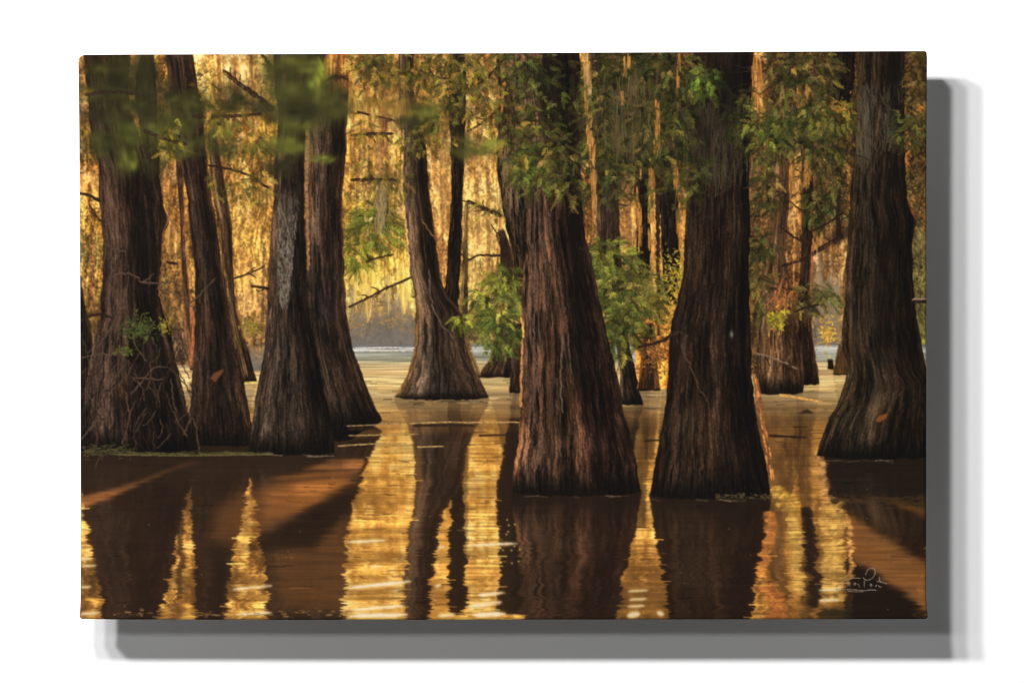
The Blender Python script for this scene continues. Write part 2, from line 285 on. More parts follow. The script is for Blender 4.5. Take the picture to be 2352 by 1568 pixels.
for k in range(12):
    x, y = RS.uniform(800, 940), RS.uniform(690, 765); n = 22; px_, py_ = x + RS.normal(0, 15, n), y + RS.normal(0, 6, n)
    strokes(BG, px_, py_, px_ + RS.normal(0, 6, n), py_ + RS.normal(0, 4, n), 2.2, pick([(170, 134, 70), (146, 120, 66), (190, 150, 84)], n), .4)
for k in range(14): drape(RS.uniform(800, 950), RS.uniform(600, 660), RS.uniform(4, 9), RS.uniform(40, 100), 1.25, .6, (1.2, 2.6))
# sunlit mist in the distance
for (x, y, rx_, ry_, a_) in ((870, 560, 90, 80, .14), (1110, 540, 70, 200, .28), (560, 560, 90, 170, .24), (1010, 420, 50, 200, .22), (860, 330, 80, 170, .24), (560, 190, 90, 90, .22), (1490, 530, 80, 160, .3), (1545, 640, 40, 110, .25), (1830, 420, 60, 100, .22), (390, 480, 40, 170, .12), (1890, 620, 40, 120, .14)):
    blob(BG, x, y, rx_, ry_, (236, 190, 118), a_)
BG.c = blur(BG.c * np.array([.99, .945, .93], np.float32), .4)
BG.id[:] = 1

# ------------------------------------------------------------------ 2. trunks
TR = {}
def trunk(key, rows, prof, base, wet=60, contrast=1.0, hi=(112, 88, 70), edge=1.2, seed=0, freq=.16, rim=None):
    TR[key] = dict(rows=rows, prof=prof, base=base, wet=wet, contrast=contrast, hi=hi, edge=edge, seed=seed, freq=freq, rim=rim)
DK, MD, LT = (30, 22, 18), (58, 43, 34), (86, 67, 53)
trunk('far_left_edge', '630,150,184 707,150,196 771,150,211 830,150,216 1036,150,222', [(0, (28, 21, 18)), (1, (34, 26, 20))], 1036, seed=1)
trunk('leaning_thin_sunlit', '330,402,415 393,405,420 450,410,424 536,414,424 621,416,432 707,420,440 786,426,446 850,435,445', [(0, (130, 86, 56)), (.25, (66, 48, 36)), (.7, (72, 52, 38)), (1, (160, 100, 60))], 850, wet=5, seed=2)
trunk('slim_behind', '300,476,496 380,482,508 450,490,522 504,500,533 560,505,534 621,510,536 707,522,543 770,535,560 830,548,578 880,556,590', [(0, (112, 86, 52)), (.5, (84, 64, 46)), (.85, (52, 39, 30)), (1, (120, 84, 50))], 880, wet=20, seed=3)
trunk('ivy_behind', '118,325,354 180,309,357 250,312,361 310,318,362 393,330,367 450,340,374 488,340,378 504,340,389 520,340,386 536,340,375 621,330,373 664,330,366 707,330,376 750,330,391 800,330,398 1036,330,452', [(0, DK), (.5, (44, 33, 27)), (.9, (38, 29, 23)), (1, (50, 36, 28))], 1038, seed=4)
trunk('ivy_wrapped', '118,191,301 170,195,300 230,203,305 300,207,322 393,228,345 450,227,352 557,238,362 621,236,362 664,233,360 729,230,372 771,217,384 837,204,400 901,194,418 951,186,432 1000,183,446 1040,180,458', [(0, (66, 52, 44)), (.2, (74, 59, 50)), (.42, (58, 45, 37)), (.6, (34, 26, 21)), (.78, (30, 23, 19)), (1, (44, 33, 26))], 1040, seed=5, contrast=1.1)
trunk('dark_straight', '118,379,441 180,384,450 230,390,463 300,400,469 393,418,477 450,430,486 536,438,500 621,446,511 707,448,526 786,446,538 858,442,556 944,436,573 1000,438,582 1024,440,585', [(0, (70, 55, 44)), (.25, (60, 46, 37)), (.6, (40, 30, 24)), (.9, (34, 25, 20)), (1, (58, 42, 30))], 1024, seed=6)
trunk('pair_right', '118,752,800 220,730,799 260,708,797 350,706,795 450,700,786 536,700,788 621,702,790 707,706,794 750,710,801 786,715,806 816,718,814 858,725,831 901,735,847 944,742,865 958,745,877 974,748,878 984,752,840 1012,758,803', [(0, (150, 104, 66)), (.1, (112, 84, 62)), (.2, (84, 66, 54)), (.4, (72, 55, 44)), (.62, (40, 29, 23)), (.9, (34, 25, 20)), (1, (70, 46, 30))], 978, seed=7)
trunk('moss_hung', '118,628,752 200,632,726 270,640,704 350,632,699 450,629,699 536,622,700 621,616,704 729,611,712 786,608,722 837,602,732 901,588,745 951,581,757 1000,574,764 1045,570,770', [(0, (63, 50, 41)), (0.25, (75, 61, 50)), (0.5, (66, 52, 43)), (0.72, (45, 34, 27)), (0.88, (34, 26, 21)), (1, (27, 20, 17))], 1045, seed=8, contrast=1.1)
trunk('far_twin_stem', '460,1066,1076 536,1064,1074 621,1060,1076 707,1056,1074 790,1058,1078 835,1068,1096 868,1080,1106', [(0, (150, 108, 62)), (.3, (104, 88, 52)), (1, (84, 66, 42))], 868, wet=10, seed=9)
trunk('forked_right_limb', '112,1030,1068 264,1032,1069 350,1035,1066 450,1037,1062 536,1031,1060 621,1026,1056 700,1020,1053 740,1018,1052', [(0, (170, 124, 74)), (.22, (104, 78, 52)), (.6, (70, 52, 38)), (1, (58, 42, 31))], 760, wet=1, seed=10)
trunk('forked', '112,915,950 200,914,949 264,917,962 330,925,977 450,923,988 536,932,998 621,940,1007 664,950,1018 690,954,1036 720,954,1062 786,952,1068 837,942,1084 869,932,1100 901,912,1116 918,906,1124', [(0, (152, 112, 73)), (0.1, (102, 81, 65)), (0.3, (89, 72, 57)), (0.5, (59, 45, 36)), (0.75, (43, 32, 25)), (1, (52, 38, 28))], 918, wet=26, seed=11, contrast=1.0)
trunk('distant', '525,1140,1156 545,1146,1166 600,1150,1176 700,1152,1180 780,1140,1182 830,1120,1186 850,1106,1188 867,1097,1190', [(0, (92, 72, 54)), (.4, (62, 47, 37)), (1, (46, 34, 27))], 867, wet=16, seed=12)
trunk('distant_small', '740,1172,1200 850,1175,1204 903,1168,1210', [(0, (100, 74, 54)), (.4, (62, 46, 36)), (1, (46, 34, 27))], 903, wet=14, seed=13)
trunk('pale_behind', '112,1138,1215 230,1148,1215 330,1140,1220 400,1142,1220 450,1149,1218 536,1165,1218 621,1180,1215 700,1192,1212', [(0, (196, 136, 82)), (.25, (142, 106, 74)), (.55, (116, 88, 66)), (.85, (84, 64, 50)), (1, (60, 46, 36))], 760, wet=1, seed=14)
trunk('shaded_mid', '112,1352,1395 200,1354,1402 330,1362,1410 450,1366,1420 560,1372,1424 700,1398,1434 800,1416,1447 860,1424,1461 930,1426,1476', [(0, (84, 68, 54)), (.35, (70, 56, 46)), (.7, (48, 38, 30)), (1, (38, 29, 23))], 930, wet=24, seed=15)
trunk('brown_slim', '112,1452,1482 330,1455,1490 450,1458,1492 580,1462,1494 640,1468,1490', [(0, (120, 84, 48)), (.4, (74, 55, 38)), (1, (62, 45, 33))], 660, wet=1, seed=16)
trunk('grey_slim', '112,1520,1552 330,1516,1548 450,1514,1556 560,1518,1562 640,1524,1560 700,1530,1556', [(0, (96, 76, 54)), (.4, (84, 68, 50)), (1, (58, 45, 33))], 720, wet=1, seed=17)
trunk('orange_base', '740,1480,1500 800,1474,1506 860,1468,1512 897,1462,1516', [(0, (170, 108, 52)), (.4, (98, 66, 40)), (1, (74, 50, 34))], 897, wet=8, seed=18)
trunk('burr_left', '300,1786,1814 450,1772,1812 520,1766,1806 580,1760,1802 650,1750,1812 720,1746,1830 800,1738,1838 870,1734,1845 906,1736,1843', [(0, (110, 82, 56)), (.35, (96, 70, 48)), (.7, (62, 45, 33)), (1, (66, 46, 32))], 906, wet=80, seed=19)
trunk('burr_right', '280,1838,1866 450,1840,1870 560,1840,1868 700,1830,1860 786,1835,1868 840,1830,1876 884,1822,1882', [(0, (72, 52, 38)), (.5, (46, 34, 26)), (.9, (48, 34, 26)), (1, (150, 90, 48))], 884, wet=40, seed=20)
trunk('stump', '822,1900,1912 835,1902,1914 848,1899,1916', [(0, (52, 40, 30)), (1, (44, 34, 26))], 848, wet=2, seed=21)
trunk('small_far_right', '790,1926,1942 830,1918,1944 861,1912,1946', [(0, (120, 84, 48)), (1, (70, 50, 34))], 861, wet=4, seed=22)
trunk('hanging_dead', '112,1911,1962 180,1914,1962 215,1912,1958 235,1911,1948 250,1920,1940', [(0, (150, 112, 56)), (.15, (84, 68, 46)), (.5, (58, 46, 34)), (1, (40, 30, 24))], 300, wet=1, seed=23)
trunk('right_edge', '112,1966,2076 226,1969,2078 340,1966,2076 430,1953,2080 480,1950,2088 510,1948,2102 560,1945,2094 628,1940,2096 700,1938,2099 786,1932,2116 830,1944,2124 850,1946,2128 883,1937,2160 928,1922,2160 973,1897,2160 1018,1882,2160 1054,1872,2160', [(0, (80, 61, 44)), (0.15, (72, 58, 45)), (0.34, (63, 51, 40)), (0.52, (35, 26, 21)), (0.8, (24, 18, 14)), (1, (29, 22, 17))], 1054, seed=24, contrast=1.05)
trunk('tall_twisted', '112,1592,1730 226,1588,1724 340,1584,1721 450,1577,1719 506,1574,1724 560,1571,1721 628,1568,1719 707,1552,1721 745,1540,1723 786,1536,1724 846,1535,1726 906,1530,1730 973,1521,1739 1018,1513,1748 1060,1505,1757 1108,1496,1766 1146,1491,1771', [(0, (38, 29, 23)), (0.12, (58, 44, 35)), (0.35, (54, 41, 32)), (0.55, (44, 32, 26)), (0.75, (29, 22, 17)), (0.9, (21, 15, 13)), (1, (19, 14, 12))], 1144, seed=25, contrast=1.05, wet=85)
trunk('broad_fluted', '112,1161,1331 230,1165,1334 330,1178,1340 400,1195,1334 450,1203,1334 536,1203,1342 621,1201,1363 707,1198,1380 786,1199,1397 858,1198,1417 944,1194,1432 1008,1191,1449 1072,1181,1462 1109,1178,1468 1138,1176,1471', [(0, (104, 76, 54)), (.08, (92, 71, 57)), (.3, (88, 68, 54)), (.5, (74, 55, 43)), (.6, (52, 37, 30)), (.7, (28, 20, 17)), (.9, (22, 16, 14)), (1, (30, 22, 18))], 1136, seed=26, contrast=1.35, wet=70)
ORDER = list(TR)
IDS = {k: 10 + i for i, k in enumerate(ORDER)}
for k, T in TR.items():
    r = np.array([[float(v) for v in s.split(',')] for s in T['rows'].split()])
    yy = np.linspace(r[0, 0], r[-1, 0], 900)
    def sm(v):
        n = max(3, int(900 * 22 / (r[-1, 0] - r[0, 0] + 1))) | 1
        q = np.pad(np.interp(yy, r[:, 0], v), n // 2, mode='reflect', reflect_type='odd'); return np.convolve(q, np.ones(n) / n, 'valid')
    T['y'] = yy; T['l'] = sm(r[:, 1]); T['r'] = sm(r[:, 2])
    T['w'] = float(np.mean(T['r'] - T['l'])); T['end'] = r[-1, 0]

def draw_trunk(L, key, mirror=False, dark=1.0, blend=None, ident=None):
    T = TR[key]; s = T['seed']; b = T['base']
    y_top, y_bot = T['y'][0], T['end']
    xa, xb = T['l'].min() - 8, T['r'].max() + 8
    sl = win(xa, y_top - 2, xb, y_bot + 8) if not mirror else win(xa, 2 * b - y_bot - 8, xb, 2 * b - y_top)
    gx, gy = GX[sl], GY[sl]
    if gx.size == 0: return
    yy = gy if not mirror else 2 * b - gy
    l = np.interp(yy, T['y'], T['l']) + (fbm(yy * .05, yy * 0 + 1, s, 3) - .5) * 5 * T['edge']
    r = np.interp(yy, T['y'], T['r']) + (fbm(yy * .05, yy * 0 + 7, s + 1, 3) - .5) * 5 * T['edge']
    al = np.clip((gx - l) * P + .5, 0, 1) * np.clip((r - gx) * P + .5, 0, 1)
    # the foot meets the water in a curve, lower at the middle of the trunk
    u = np.clip((gx - l) / np.maximum(r - l, 1), 0, 1)
    foot = y_bot - (2 * u - 1) ** 4 * min(9, T['w'] * .07) + (vnoise(gx * .12, gx * 0, s) - .5) * 3
    if not mirror: al = al * np.clip((foot - gy) * P + .5, 0, 1) * np.clip((yy - y_top) / 6, 0, 1)
    sp = u * T['w']
    wv = (fbm(u * 2.5, yy * .004, s, 2) - .5) * 12 + (fbm(sp * .08, yy * .05, s + 2, 3) - .5) * 4
    f = T['freq']
    a1 = fbm((sp + wv) * f, yy * .011, s + 1, 4); a2 = fbm((sp + wv * .7) * f * 2.6, yy * .035, s + 3, 3); a3 = fbm(sp * .3 + 9, yy * .16, s + 2, 3); a4 = fbm(sp * .035, yy * .012, s + 4, 2)
    rid = 1 - np.abs(2 * fbm((sp + wv) * f * .8, yy * .007, s + 4, 3) - 1) * 2.2
    pr = T['prof']; us = [p[0] for p in pr]
    # a wavering profile so light and dark flutes are not straight bands
    uu = np.clip(u + (fbm(u * 4 + s, yy * .006, s + 5, 2) - .5) * .22, 0, 1)
    col = np.stack([np.interp(uu, us, [p[1][k] for p in pr]) for k in range(3)], -1)
    tone = .12 + .72 * ss(a1, .2, .82) + .42 * ss(a2, .3, .8) + .42 * a3 + .40 * ss(a4, .2, .8)
    tone = 1 + (tone - 1) * T['contrast']
    crack = ss(rid + (a3 - .5) * .5, .55, .98) * .34 * T['contrast']
    col = col * np.clip(tone * (1 - crack), .16, 1.8)[..., None]
    lum = np.interp(uu, us, [sum(p[1]) / 3 for p in pr]) / 75
    hl = ss(a2 * .55 + a1 * .4 + a3 * .2, .6, .8) * np.clip(lum, 0, 1.1) * .5
    col = col * (1 - hl[..., None]) + np.array(T['hi'], np.float32) * hl[..., None]
    col = col * (.76 + .52 * ss(fbm(u * 5 + s * 3.1, yy * .0022, s + 2, 2), .25, .75))[..., None]
    hue = (vnoise(sp * .06, yy * .012, s + 1) - .5)[..., None] * np.array([9, 0, -7], np.float32)
    col = col + hue * np.clip(lum, .2, 1)[..., None]
    wetm = ss(yy, b - T['wet'] * (.65 + .7 * vnoise(sp * .08, yy * .01, s)), b - 2) * .92
    col = col * (1 - wetm[..., None]) + np.array([15, 13, 12], np.float32) * wetm[..., None] * (.7 + .6 * a2[..., None])
    col = col * np.array({'ivy_wrapped': (.88, .82, .78), 'dark_straight': (1.0, .95, .9), 'moss_hung': (.98, .96, .92), 'tall_twisted': (1.03, .98, .90), 'right_edge': (.88, .86, .77), 'broad_fluted': (1.07, .97, .89), 'forked': (1.0, .98, .94), 'pair_right': (.97, .95, .91)}.get(key, (1.0, .97, .91)), np.float32)
    if mirror:
        q = np.array([58, 39, 26], np.float32); col = (col * .52 + q * .48) * dark
        al = al * blend[sl]
    if not mirror: col = col * (.74 + .52 * fbm(sp * .42, gy * .26, s + 1, 2))[..., None]
    comp(L, sl, col.astype(np.float32), al.astype(np.float32), ident)
    if not mirror and T['w'] > 24:
        # fibrous strips of bark, cracks and lifting edges
        rs = np.random.RandomState(s + 90); n = int(T['w'] * 5.5); uu_ = rs.uniform(.03, .95, n); ya = rs.uniform(y_top, y_bot - 12, n); ln = rs.uniform(6, 70, n) * rs.uniform(.4, 1.3, n)
        yb2 = np.minimum(ya + ln, y_bot - 4); f_ = lambda y_, u_: np.interp(y_, T['y'], T['l']) * (1 - u_) + np.interp(y_, T['y'], T['r']) * u_
        xa_, xb_ = f_(ya, uu_), f_(yb2, np.clip(uu_ + rs.normal(0, .012, n), .02, .98)); bc_ = bilin(L.c, (xa_ + xb_) / 2, (ya + yb2) / 2)
        pl = np.stack([np.interp(uu_, us, [p[1][k] for p in pr]) for k in range(3)], -1)
        up = rs.rand(n) < .5; c_ = np.where(up[:, None], bc_ * .5 + pl * rs.uniform(.42, .85, (n, 1)) * np.array([1.02, .97, .90]), bc_ * rs.uniform(.3, .7, (n, 1)))
        c_ = c_ * (1 - .72 * ss(yb2, b - T['wet'] * 1.0, b - T['wet'] * .25))[:, None]
        strokes(L, xa_, ya, xb_, yb2, np.where(up, rs.uniform(1.2, 3, n), rs.uniform(1.2, 4, n)), np.clip(c_, 4, 220), .36, rs.normal(0, 1.2, n))

# ------------------------------------------------------------------ 3. foliage tools
GREEN = [(96, 102, 44), (78, 84, 38), (116, 116, 52), (62, 68, 34), (126, 122, 54)]
DGREEN = [(52, 54, 29), (66, 68, 34), (42, 44, 25), (78, 80, 38), (94, 98, 46)]
OLIVE = [(92, 84, 44), (70, 65, 36), (116, 104, 52), (56, 51, 31), (138, 116, 60)]
GOLDL = [(196, 158, 54), (160, 136, 46), (214, 176, 72), (128, 112, 42), (110, 112, 46)]
def fronds(L, cx, cy, rx, ry, n, cols, ident=None, size=(16, 34), droop=.35, a=1.0, jit=.25, layers=5, needle=(4, 9), wid=1.0):
    """feathery cypress sprays: a broken shade of leaves, then fine spines with two rows of needles"""
    sl = win(cx - rx * 1.5, cy - ry * 1.5, cx + rx * 1.5, cy + ry * 1.5); gx, gy = GX[sl], GY[sl]
    e = ((gx - cx) / rx) ** 2 + ((gy - cy) / ry) ** 2; sd = RS.randint(0, 6)
    m = (1 - ss(e + (fbm(gx * .05, gy * .05, sd) - .5) * 1.6, .35, 1.25)) * ss(fbm(gx * .07 + 3, gy * .11, sd + 1), .38, .62)
    mc = np.mean(cols, 0) * .62
    comp(L, sl, mc.astype(np.float32) * (.6 + .8 * fbm(gx * .2, gy * .2, sd + 2, 2))[..., None], (m * .42 * a).astype(np.float32), ident)
    for q in range(layers):
        m = max(1, int(n * .8) // layers); th = RS.uniform(0, 6.283, m); rr = np.sqrt(RS.rand(m))
        x = cx + np.cos(th) * rx * rr; y = cy + np.sin(th) * ry * rr
        ang = np.arctan2((y - cy) / ry * .5 + droop, (x - cx) / rx + RS.normal(0, .5, m)) + RS.normal(0, .5, m)
        ln = RS.uniform(size[0] * .5, size[1] * 1.1, m); k = 9; t = (np.arange(k) + .6) / k
        bn = RS.normal(0, 3, m)[:, None] * 4 * t * (1 - t)
        bx = x[:, None] + np.cos(ang)[:, None] * ln[:, None] * t - np.sin(ang)[:, None] * bn; by = y[:, None] + np.sin(ang)[:, None] * ln[:, None] * t + 6 * t * t + np.cos(ang)[:, None] * bn
        col = pick(cols, m, jit) * np.interp(q, [0, max(1, layers - 1)], [.56, 1.26]) * np.array([1.04, 1.0, .95])
        for sgn in (-1, 1):
            na = ang[:, None] + sgn * RS.uniform(.5, 1.15, (m, k)); nl = RS.uniform(needle[0], needle[1], (m, k)) * (1.1 - .7 * t)
            nc = np.repeat(col, k, 0) * RS.uniform(.75, 1.2, (m * k, 1))
            strokes(L, bx.ravel(), by.ravel(), (bx + np.cos(na) * nl).ravel(), (by + np.sin(na) * nl + 1).ravel(), wid, np.clip(nc, 4, 250), a * np.interp(q, [0, layers - 1], [.5, .85]), 0, ident)
        strokes(L, x, y, bx[:, -1], by[:, -1], 1.2, np.clip(col * .6, 4, 250), a * .5, 0, ident)
def spots(L, cx, cy, rx, ry, n, cols, ident=None, a=1.2, size=(3, 8), jit=.25):
    for q in range(3):
        m = max(1, n // 3); g = RS.normal(0, .5, (2, m)); x = cx + g[0] * rx; y = cy + g[1] * ry; th = RS.uniform(0, 6.28, m); l = RS.uniform(size[0], size[1], m)
        strokes(L, x, y, x + np.cos(th) * l, y + np.sin(th) * l, l * .55, pick(cols, m, jit), a, 0, ident)
def veil(L, cx, cy, rx, ry, n, cols, ident=None, a=.8, lng=(15, 60)):
    """grey hanging moss"""
    for q in range(3):
        m = n // 3; x = cx + RS.normal(0, .5, m) * rx; y = cy + RS.uniform(-1, .7, m) * ry; l = RS.uniform(lng[0], lng[1], m)
        strokes(L, x, y, x + RS.normal(0, 3, m), y + l, RS.uniform(1.3, 3, m), pick(cols, m), a, RS.normal(0, 2.5, m), ident)
I_WATER, I_SPRAY, I_BLUR, I_BRANCH, I_MOSS, I_SIGN, I_LEAF, I_WEED = 2, 60, 80, 100, 140, 150, 151, 154
PARTN = {1: 'moss_curtain', I_WATER: 'water', I_SIGN: 'signature'}

# ------------------------------------------------------------------ 4. water with the mirrored swamp
WT = Layer((60, 42, 26))
yb = 838.0
src_y = np.clip(2 * yb - GY, 124, 832) + (vnoise(GX * .02, GY * .15, 3) - .5) * 10
ref = bilin(BG.c, GX, src_y)
ref = .55 * ref + .45 * blur(ref, 4)
gain = np.interp(GY, [850, 1000, 1150, 1300, 1421], [.9, .96, .98, 1.04, 1.12])[..., None]
ref = amber(np.clip(ref * gain, 0, 255), .9)
warm = np.array([202, 140, 62], np.float32)
ref = ref * .72 + warm * .28 * (.7 + .6 * fbm(GX * .01, GY * .2, 2))[..., None]
# far water: pale, hazy gold weed
fy_ = [790, 797, 800, 804, 815, 828, 832, 845, 858, 872, 890, 905, 920, 950, 985]
fc_ = [(112, 109, 104), (150, 148, 142), (220, 216, 206), (160, 157, 146), (158, 155, 138), (152, 148, 124), (200, 178, 134), (208, 174, 122), (200, 162, 110), (234, 204, 140), (206, 168, 108), (176, 148, 104), (184, 150, 100), (166, 132, 82), (132, 98, 56)]
farw = np.stack([np.interp(GY + (vnoise(GX * .012, GY * .06, 1) - .5) * 8, fy_, [c[k] for c in fc_]) for k in range(3)], -1)
farw *= (.82 + .36 * fbm(GX * .012, GY * .22, 4))[..., None]
right = ss(GX, 1690, 1760)[..., None]
farw = farw * (1 - right * .25 * ss(GY, 880, 960)[..., None])
mixf = ss(GY + (vnoise(GX * .01, GY * .12, 2) - .5) * 40, 900, 1035)
WT.c = (farw * (1 - mixf[..., None]) + ref * mixf[..., None]).astype(np.float32)
amt = np.clip(.30 + .70 * ss(GY + (vnoise(GX * .008, GY * .1, 5) - .5) * 46, 920, 1010), 0, 1).astype(np.float32)
amt = amt * .97
for k in ORDER:
    if k in ('hanging_dead', 'stump', 'far_left_edge'): continue
    draw_trunk(WT, k, mirror=True, dark=.9 if TR[k]['base'] > 930 else .95, blend=amt * (1 if TR[k]['base'] > 907 or k in ('forked_right_limb', 'pale_behind') else .55))
# left foreground lies in shade: reflections of the tall crowns
sh = (1 - ss(GX, 770, 830)) * ss(GY, 1000, 1060)
k_ = sh * (1 - ss(WT.c.sum(-1) / 3, 95, 150)) * .45
WT.c = WT.c * (1 - k_[..., None]) + np.array([48, 33, 23], np.float32) * k_[..., None]
# sunlight falling on the muddy water, in beams between the trunks
def beam(pts, rgb, a, soft):
    p = np.array(pts, float); sl = win(p[:, 0].min() - soft * 3, p[:, 1].min() - soft * 3, p[:, 0].max() + soft * 3, p[:, 1].max() + soft * 3)
    gx, gy = GX[sl], GY[sl]; ins = np.zeros(gx.shape, bool)
    for (xa, ya), (xb, yb_) in zip(p, np.roll(p, -1, 0)):
        if ya == yb_: continue
        ins ^= ((ya > gy) != (yb_ > gy)) & (gx < (xb - xa) * (gy - ya) / (yb_ - ya) + xa)
    al = blur(ins.astype(np.float32), soft * P) * a * (.65 + .6 * fbm(gx * .006, gy * .16, 3))
    al = np.clip(al, 0, 1) * (1 - .8 * ss(WT.c[sl].sum(-1) / 3, 105, 150))
    comp(WT, sl, np.array(rgb, np.float32) * (.85 + .3 * fbm(gx * .01, gy * .25, 1))[..., None], al.astype(np.float32))
beam([(183, 1142), (300, 1108), (440, 1060), (450, 1056), (310, 1116), (183, 1168)], (146, 92, 50), .85, 3)
beam([(183, 1152), (240, 1130), (320, 1108), (300, 1122), (183, 1172)], (166, 106, 58), .6, 4)
beam([(470, 1058), (420, 1072), (380, 1076), (440, 1062)], (140, 84, 50), .7, 3)
beam([(690, 1078), (760, 1056), (838, 1052), (832, 1076), (740, 1078)], (172, 110, 58), .95, 3)
beam([(610, 1098), (700, 1086), (834, 1080), (822, 1088), (640, 1100)], (160, 98, 50), .9, 3)
beam([(500, 1160), (600, 1116), (816, 1092), (808, 1112), (560, 1252), (480, 1240)], (112, 72, 38), .7, 12)
beam([(610, 1120), (660, 1106), (816, 1094), (806, 1112), (690, 1180), (600, 1200)], (150, 94, 46), .75, 11)
beam([(680, 1112), (816, 1096), (806, 1110), (730, 1152), (670, 1160)], (186, 118, 54), .7, 9)
beam([(800, 1180), (800, 1400), (640, 1400), (620, 1260), (700, 1245)], (112, 72, 38), .7, 14)
beam([(818, 1106), (800, 1112), (590, 1240), (540, 1262), (720, 1256), (812, 1160)], (40, 27, 18), .88, 8)
beam([(1915, 1172), (1960, 1185), (2009, 1220), (2124, 1292), (2132, 1407), (1953, 1282), (1942, 1215)], (134, 88, 46), .95, 7)
beam([(1990, 1300), (2132, 1408), (2132, 1440), (1960, 1440), (1950, 1300)], (30, 21, 15), .85, 5)
beam([(2000, 1130), (2060, 1152), (2128, 1166), (2122, 1186), (2080, 1170)], (122, 78, 38), .7, 5)
beam([(1880, 1050), (2140, 1050), (2140, 1150), (1900, 1140)], (30, 23, 18), .75, 10)
# fading gaps: dark water between gold slits at the left, near the bank
beam([(183, 1046), (800, 1036), (790, 1075), (183, 1130)], (50, 35, 24), .5, 8)
# broken gold light between the two right-hand trunks
for v_, w_, c_ in (([(1766, 1178), (1768, 1230), (1756, 1290), (1744, 1330)], 26, (204, 128, 62)), ([(1818, 1190), (1822, 1230), (1836, 1262), (1832, 1300), (1838, 1360)], 24, (214, 164, 84)), ([(1908, 1160), (1912, 1220), (1916, 1300), (1910, 1362)], 54, (226, 172, 88)), ([(1944, 1180), (1950, 1222), (1956, 1290), (1948, 1340)], 9, (226, 160, 84)),
                   ([(1780, 1120), (1800, 1150), (1830, 1166)], 40, (196, 150, 66)), ([(1880, 1040), (1890, 1100), (1898, 1160)], 22, (206, 146, 84)), ([(1760, 1350), (1790, 1390), (1780, 1425)], 40, (176, 106, 52))):
    path(WT, v_, w_, w_, c_, .55, None, rough=6)
path(WT, [(1852, 1165), (1858, 1220), (1866, 1280), (1872, 1340), (1866, 1392)], 24, 26, (40, 29, 22), 1.4, None, rough=5)
beam([(1880, 1396), (1960, 1396), (1960, 1424), (1880, 1424)], (40, 36, 22), .8, 4)
# ripples: shove each row sideways, more with nearness; broken edges
amp = np.interp(GY, [850, 960, 1050, 1200, 1421], [.5, 2, 4, 8, 13])
calm = 1 - .7 * ss(GY, 1090, 1150) * (1 - ss(GY, 1180, 1260)) * ss(GX, 1150, 1200)
WT.c = np.where(GY[..., None] > 960, .45 * WT.c + .55 * blur(WT.c, 1.7), WT.c).astype(np.float32)
rip = (.35 + 1.3 * vnoise(GX * .006, GY * .025, 2)) * (fbm(GX * .010, GY * .30, 1, 3) - .5) * 2 + (vnoise(GX * .022, GY * .10, 4) - .5) * 1.1
dyw = (vnoise(GX * .015, GY * .25, 5) - .5) * np.interp(GY, [850, 1421], [2, 9])
WT.c = bilin(WT.c, GX + rip * amp * calm, GY + dyw).astype(np.float32)
# horizontal light and dark streaks
bd = fbm(GX * .006, GY * .045, 5, 3)
WT.c *= (1 + (bd - .5) * .75 * ss(WT.c.sum(-1) / 3, 70, 140) * ss(GY, 1000, 1080))[..., None]
st = fbm(GX * .008, GY * .40, 2, 3); lumw = WT.c.sum(-1) / 3
WT.c *= (1 + (st - .5)[..., None] * np.interp(lumw, [20, 60, 95, 150], [.15, .22, .32, .85])[..., None])
for rep in range(3):
    n = 800; y = 870 + 550 * RS.rand(n); x = RS.uniform(183, 2129, n); l = RS.uniform(8, 46, n) * np.interp(y, [870, 1420], [.6, 1.2])
    c = bilin(WT.c, x, y); b_ = c.mean(1)
    k = (b_ > 92) | (RS.rand(n) < .05); x, y, l, c, b_ = x[k], y[k], l[k], c[k], b_[k]; n = len(x)
    g = np.where(RS.rand(n) < .5, RS.uniform(1.1, 1.38, n), RS.uniform(.5, .8, n))[:, None]
    strokes(WT, x - l / 2, y, x + l / 2, y + RS.normal(0, 1, n), RS.uniform(1.4, 3.2, n), np.clip(c * g, 5, 250), .55, RS.normal(0, .6, n))
# bright glints of sky low in the picture
GL = [(797, 1350, 943, 1334, 11), (797, 1244, 885, 1240, 6), (850, 1301, 880, 1298, 5), (806, 1400, 930, 1390, 8), (800, 1414, 936, 1410, 13), (1073, 1252, 1190, 1247, 7), (1095, 1366, 1160, 1360, 8),
      (1074, 1392, 1130, 1386, 13), (1084, 1412, 1162, 1408, 14), (1120, 1384, 1152, 1382, 9), (1440, 1413, 1470, 1408, 16), (1440, 1392, 1480, 1390, 6), (1444, 1376, 1486, 1374, 6), (1508, 1406, 1524, 1410, 12),
      (1442, 1357, 1490, 1354, 5), (184, 1283, 212, 1282, 6), (184, 1300, 222, 1297, 6), (184, 1348, 210, 1346, 6), (184, 1409, 228, 1406, 9), (533, 1353, 624, 1344, 6), (1880, 1378, 1930, 1376, 9), (1880, 1355, 1930, 1352, 7),
      (1003, 1257, 1022, 1255, 6), (1000, 1345, 1012, 1342, 8), (1005, 1414, 1046, 1410, 9), (545, 1410, 625, 1406, 8)]
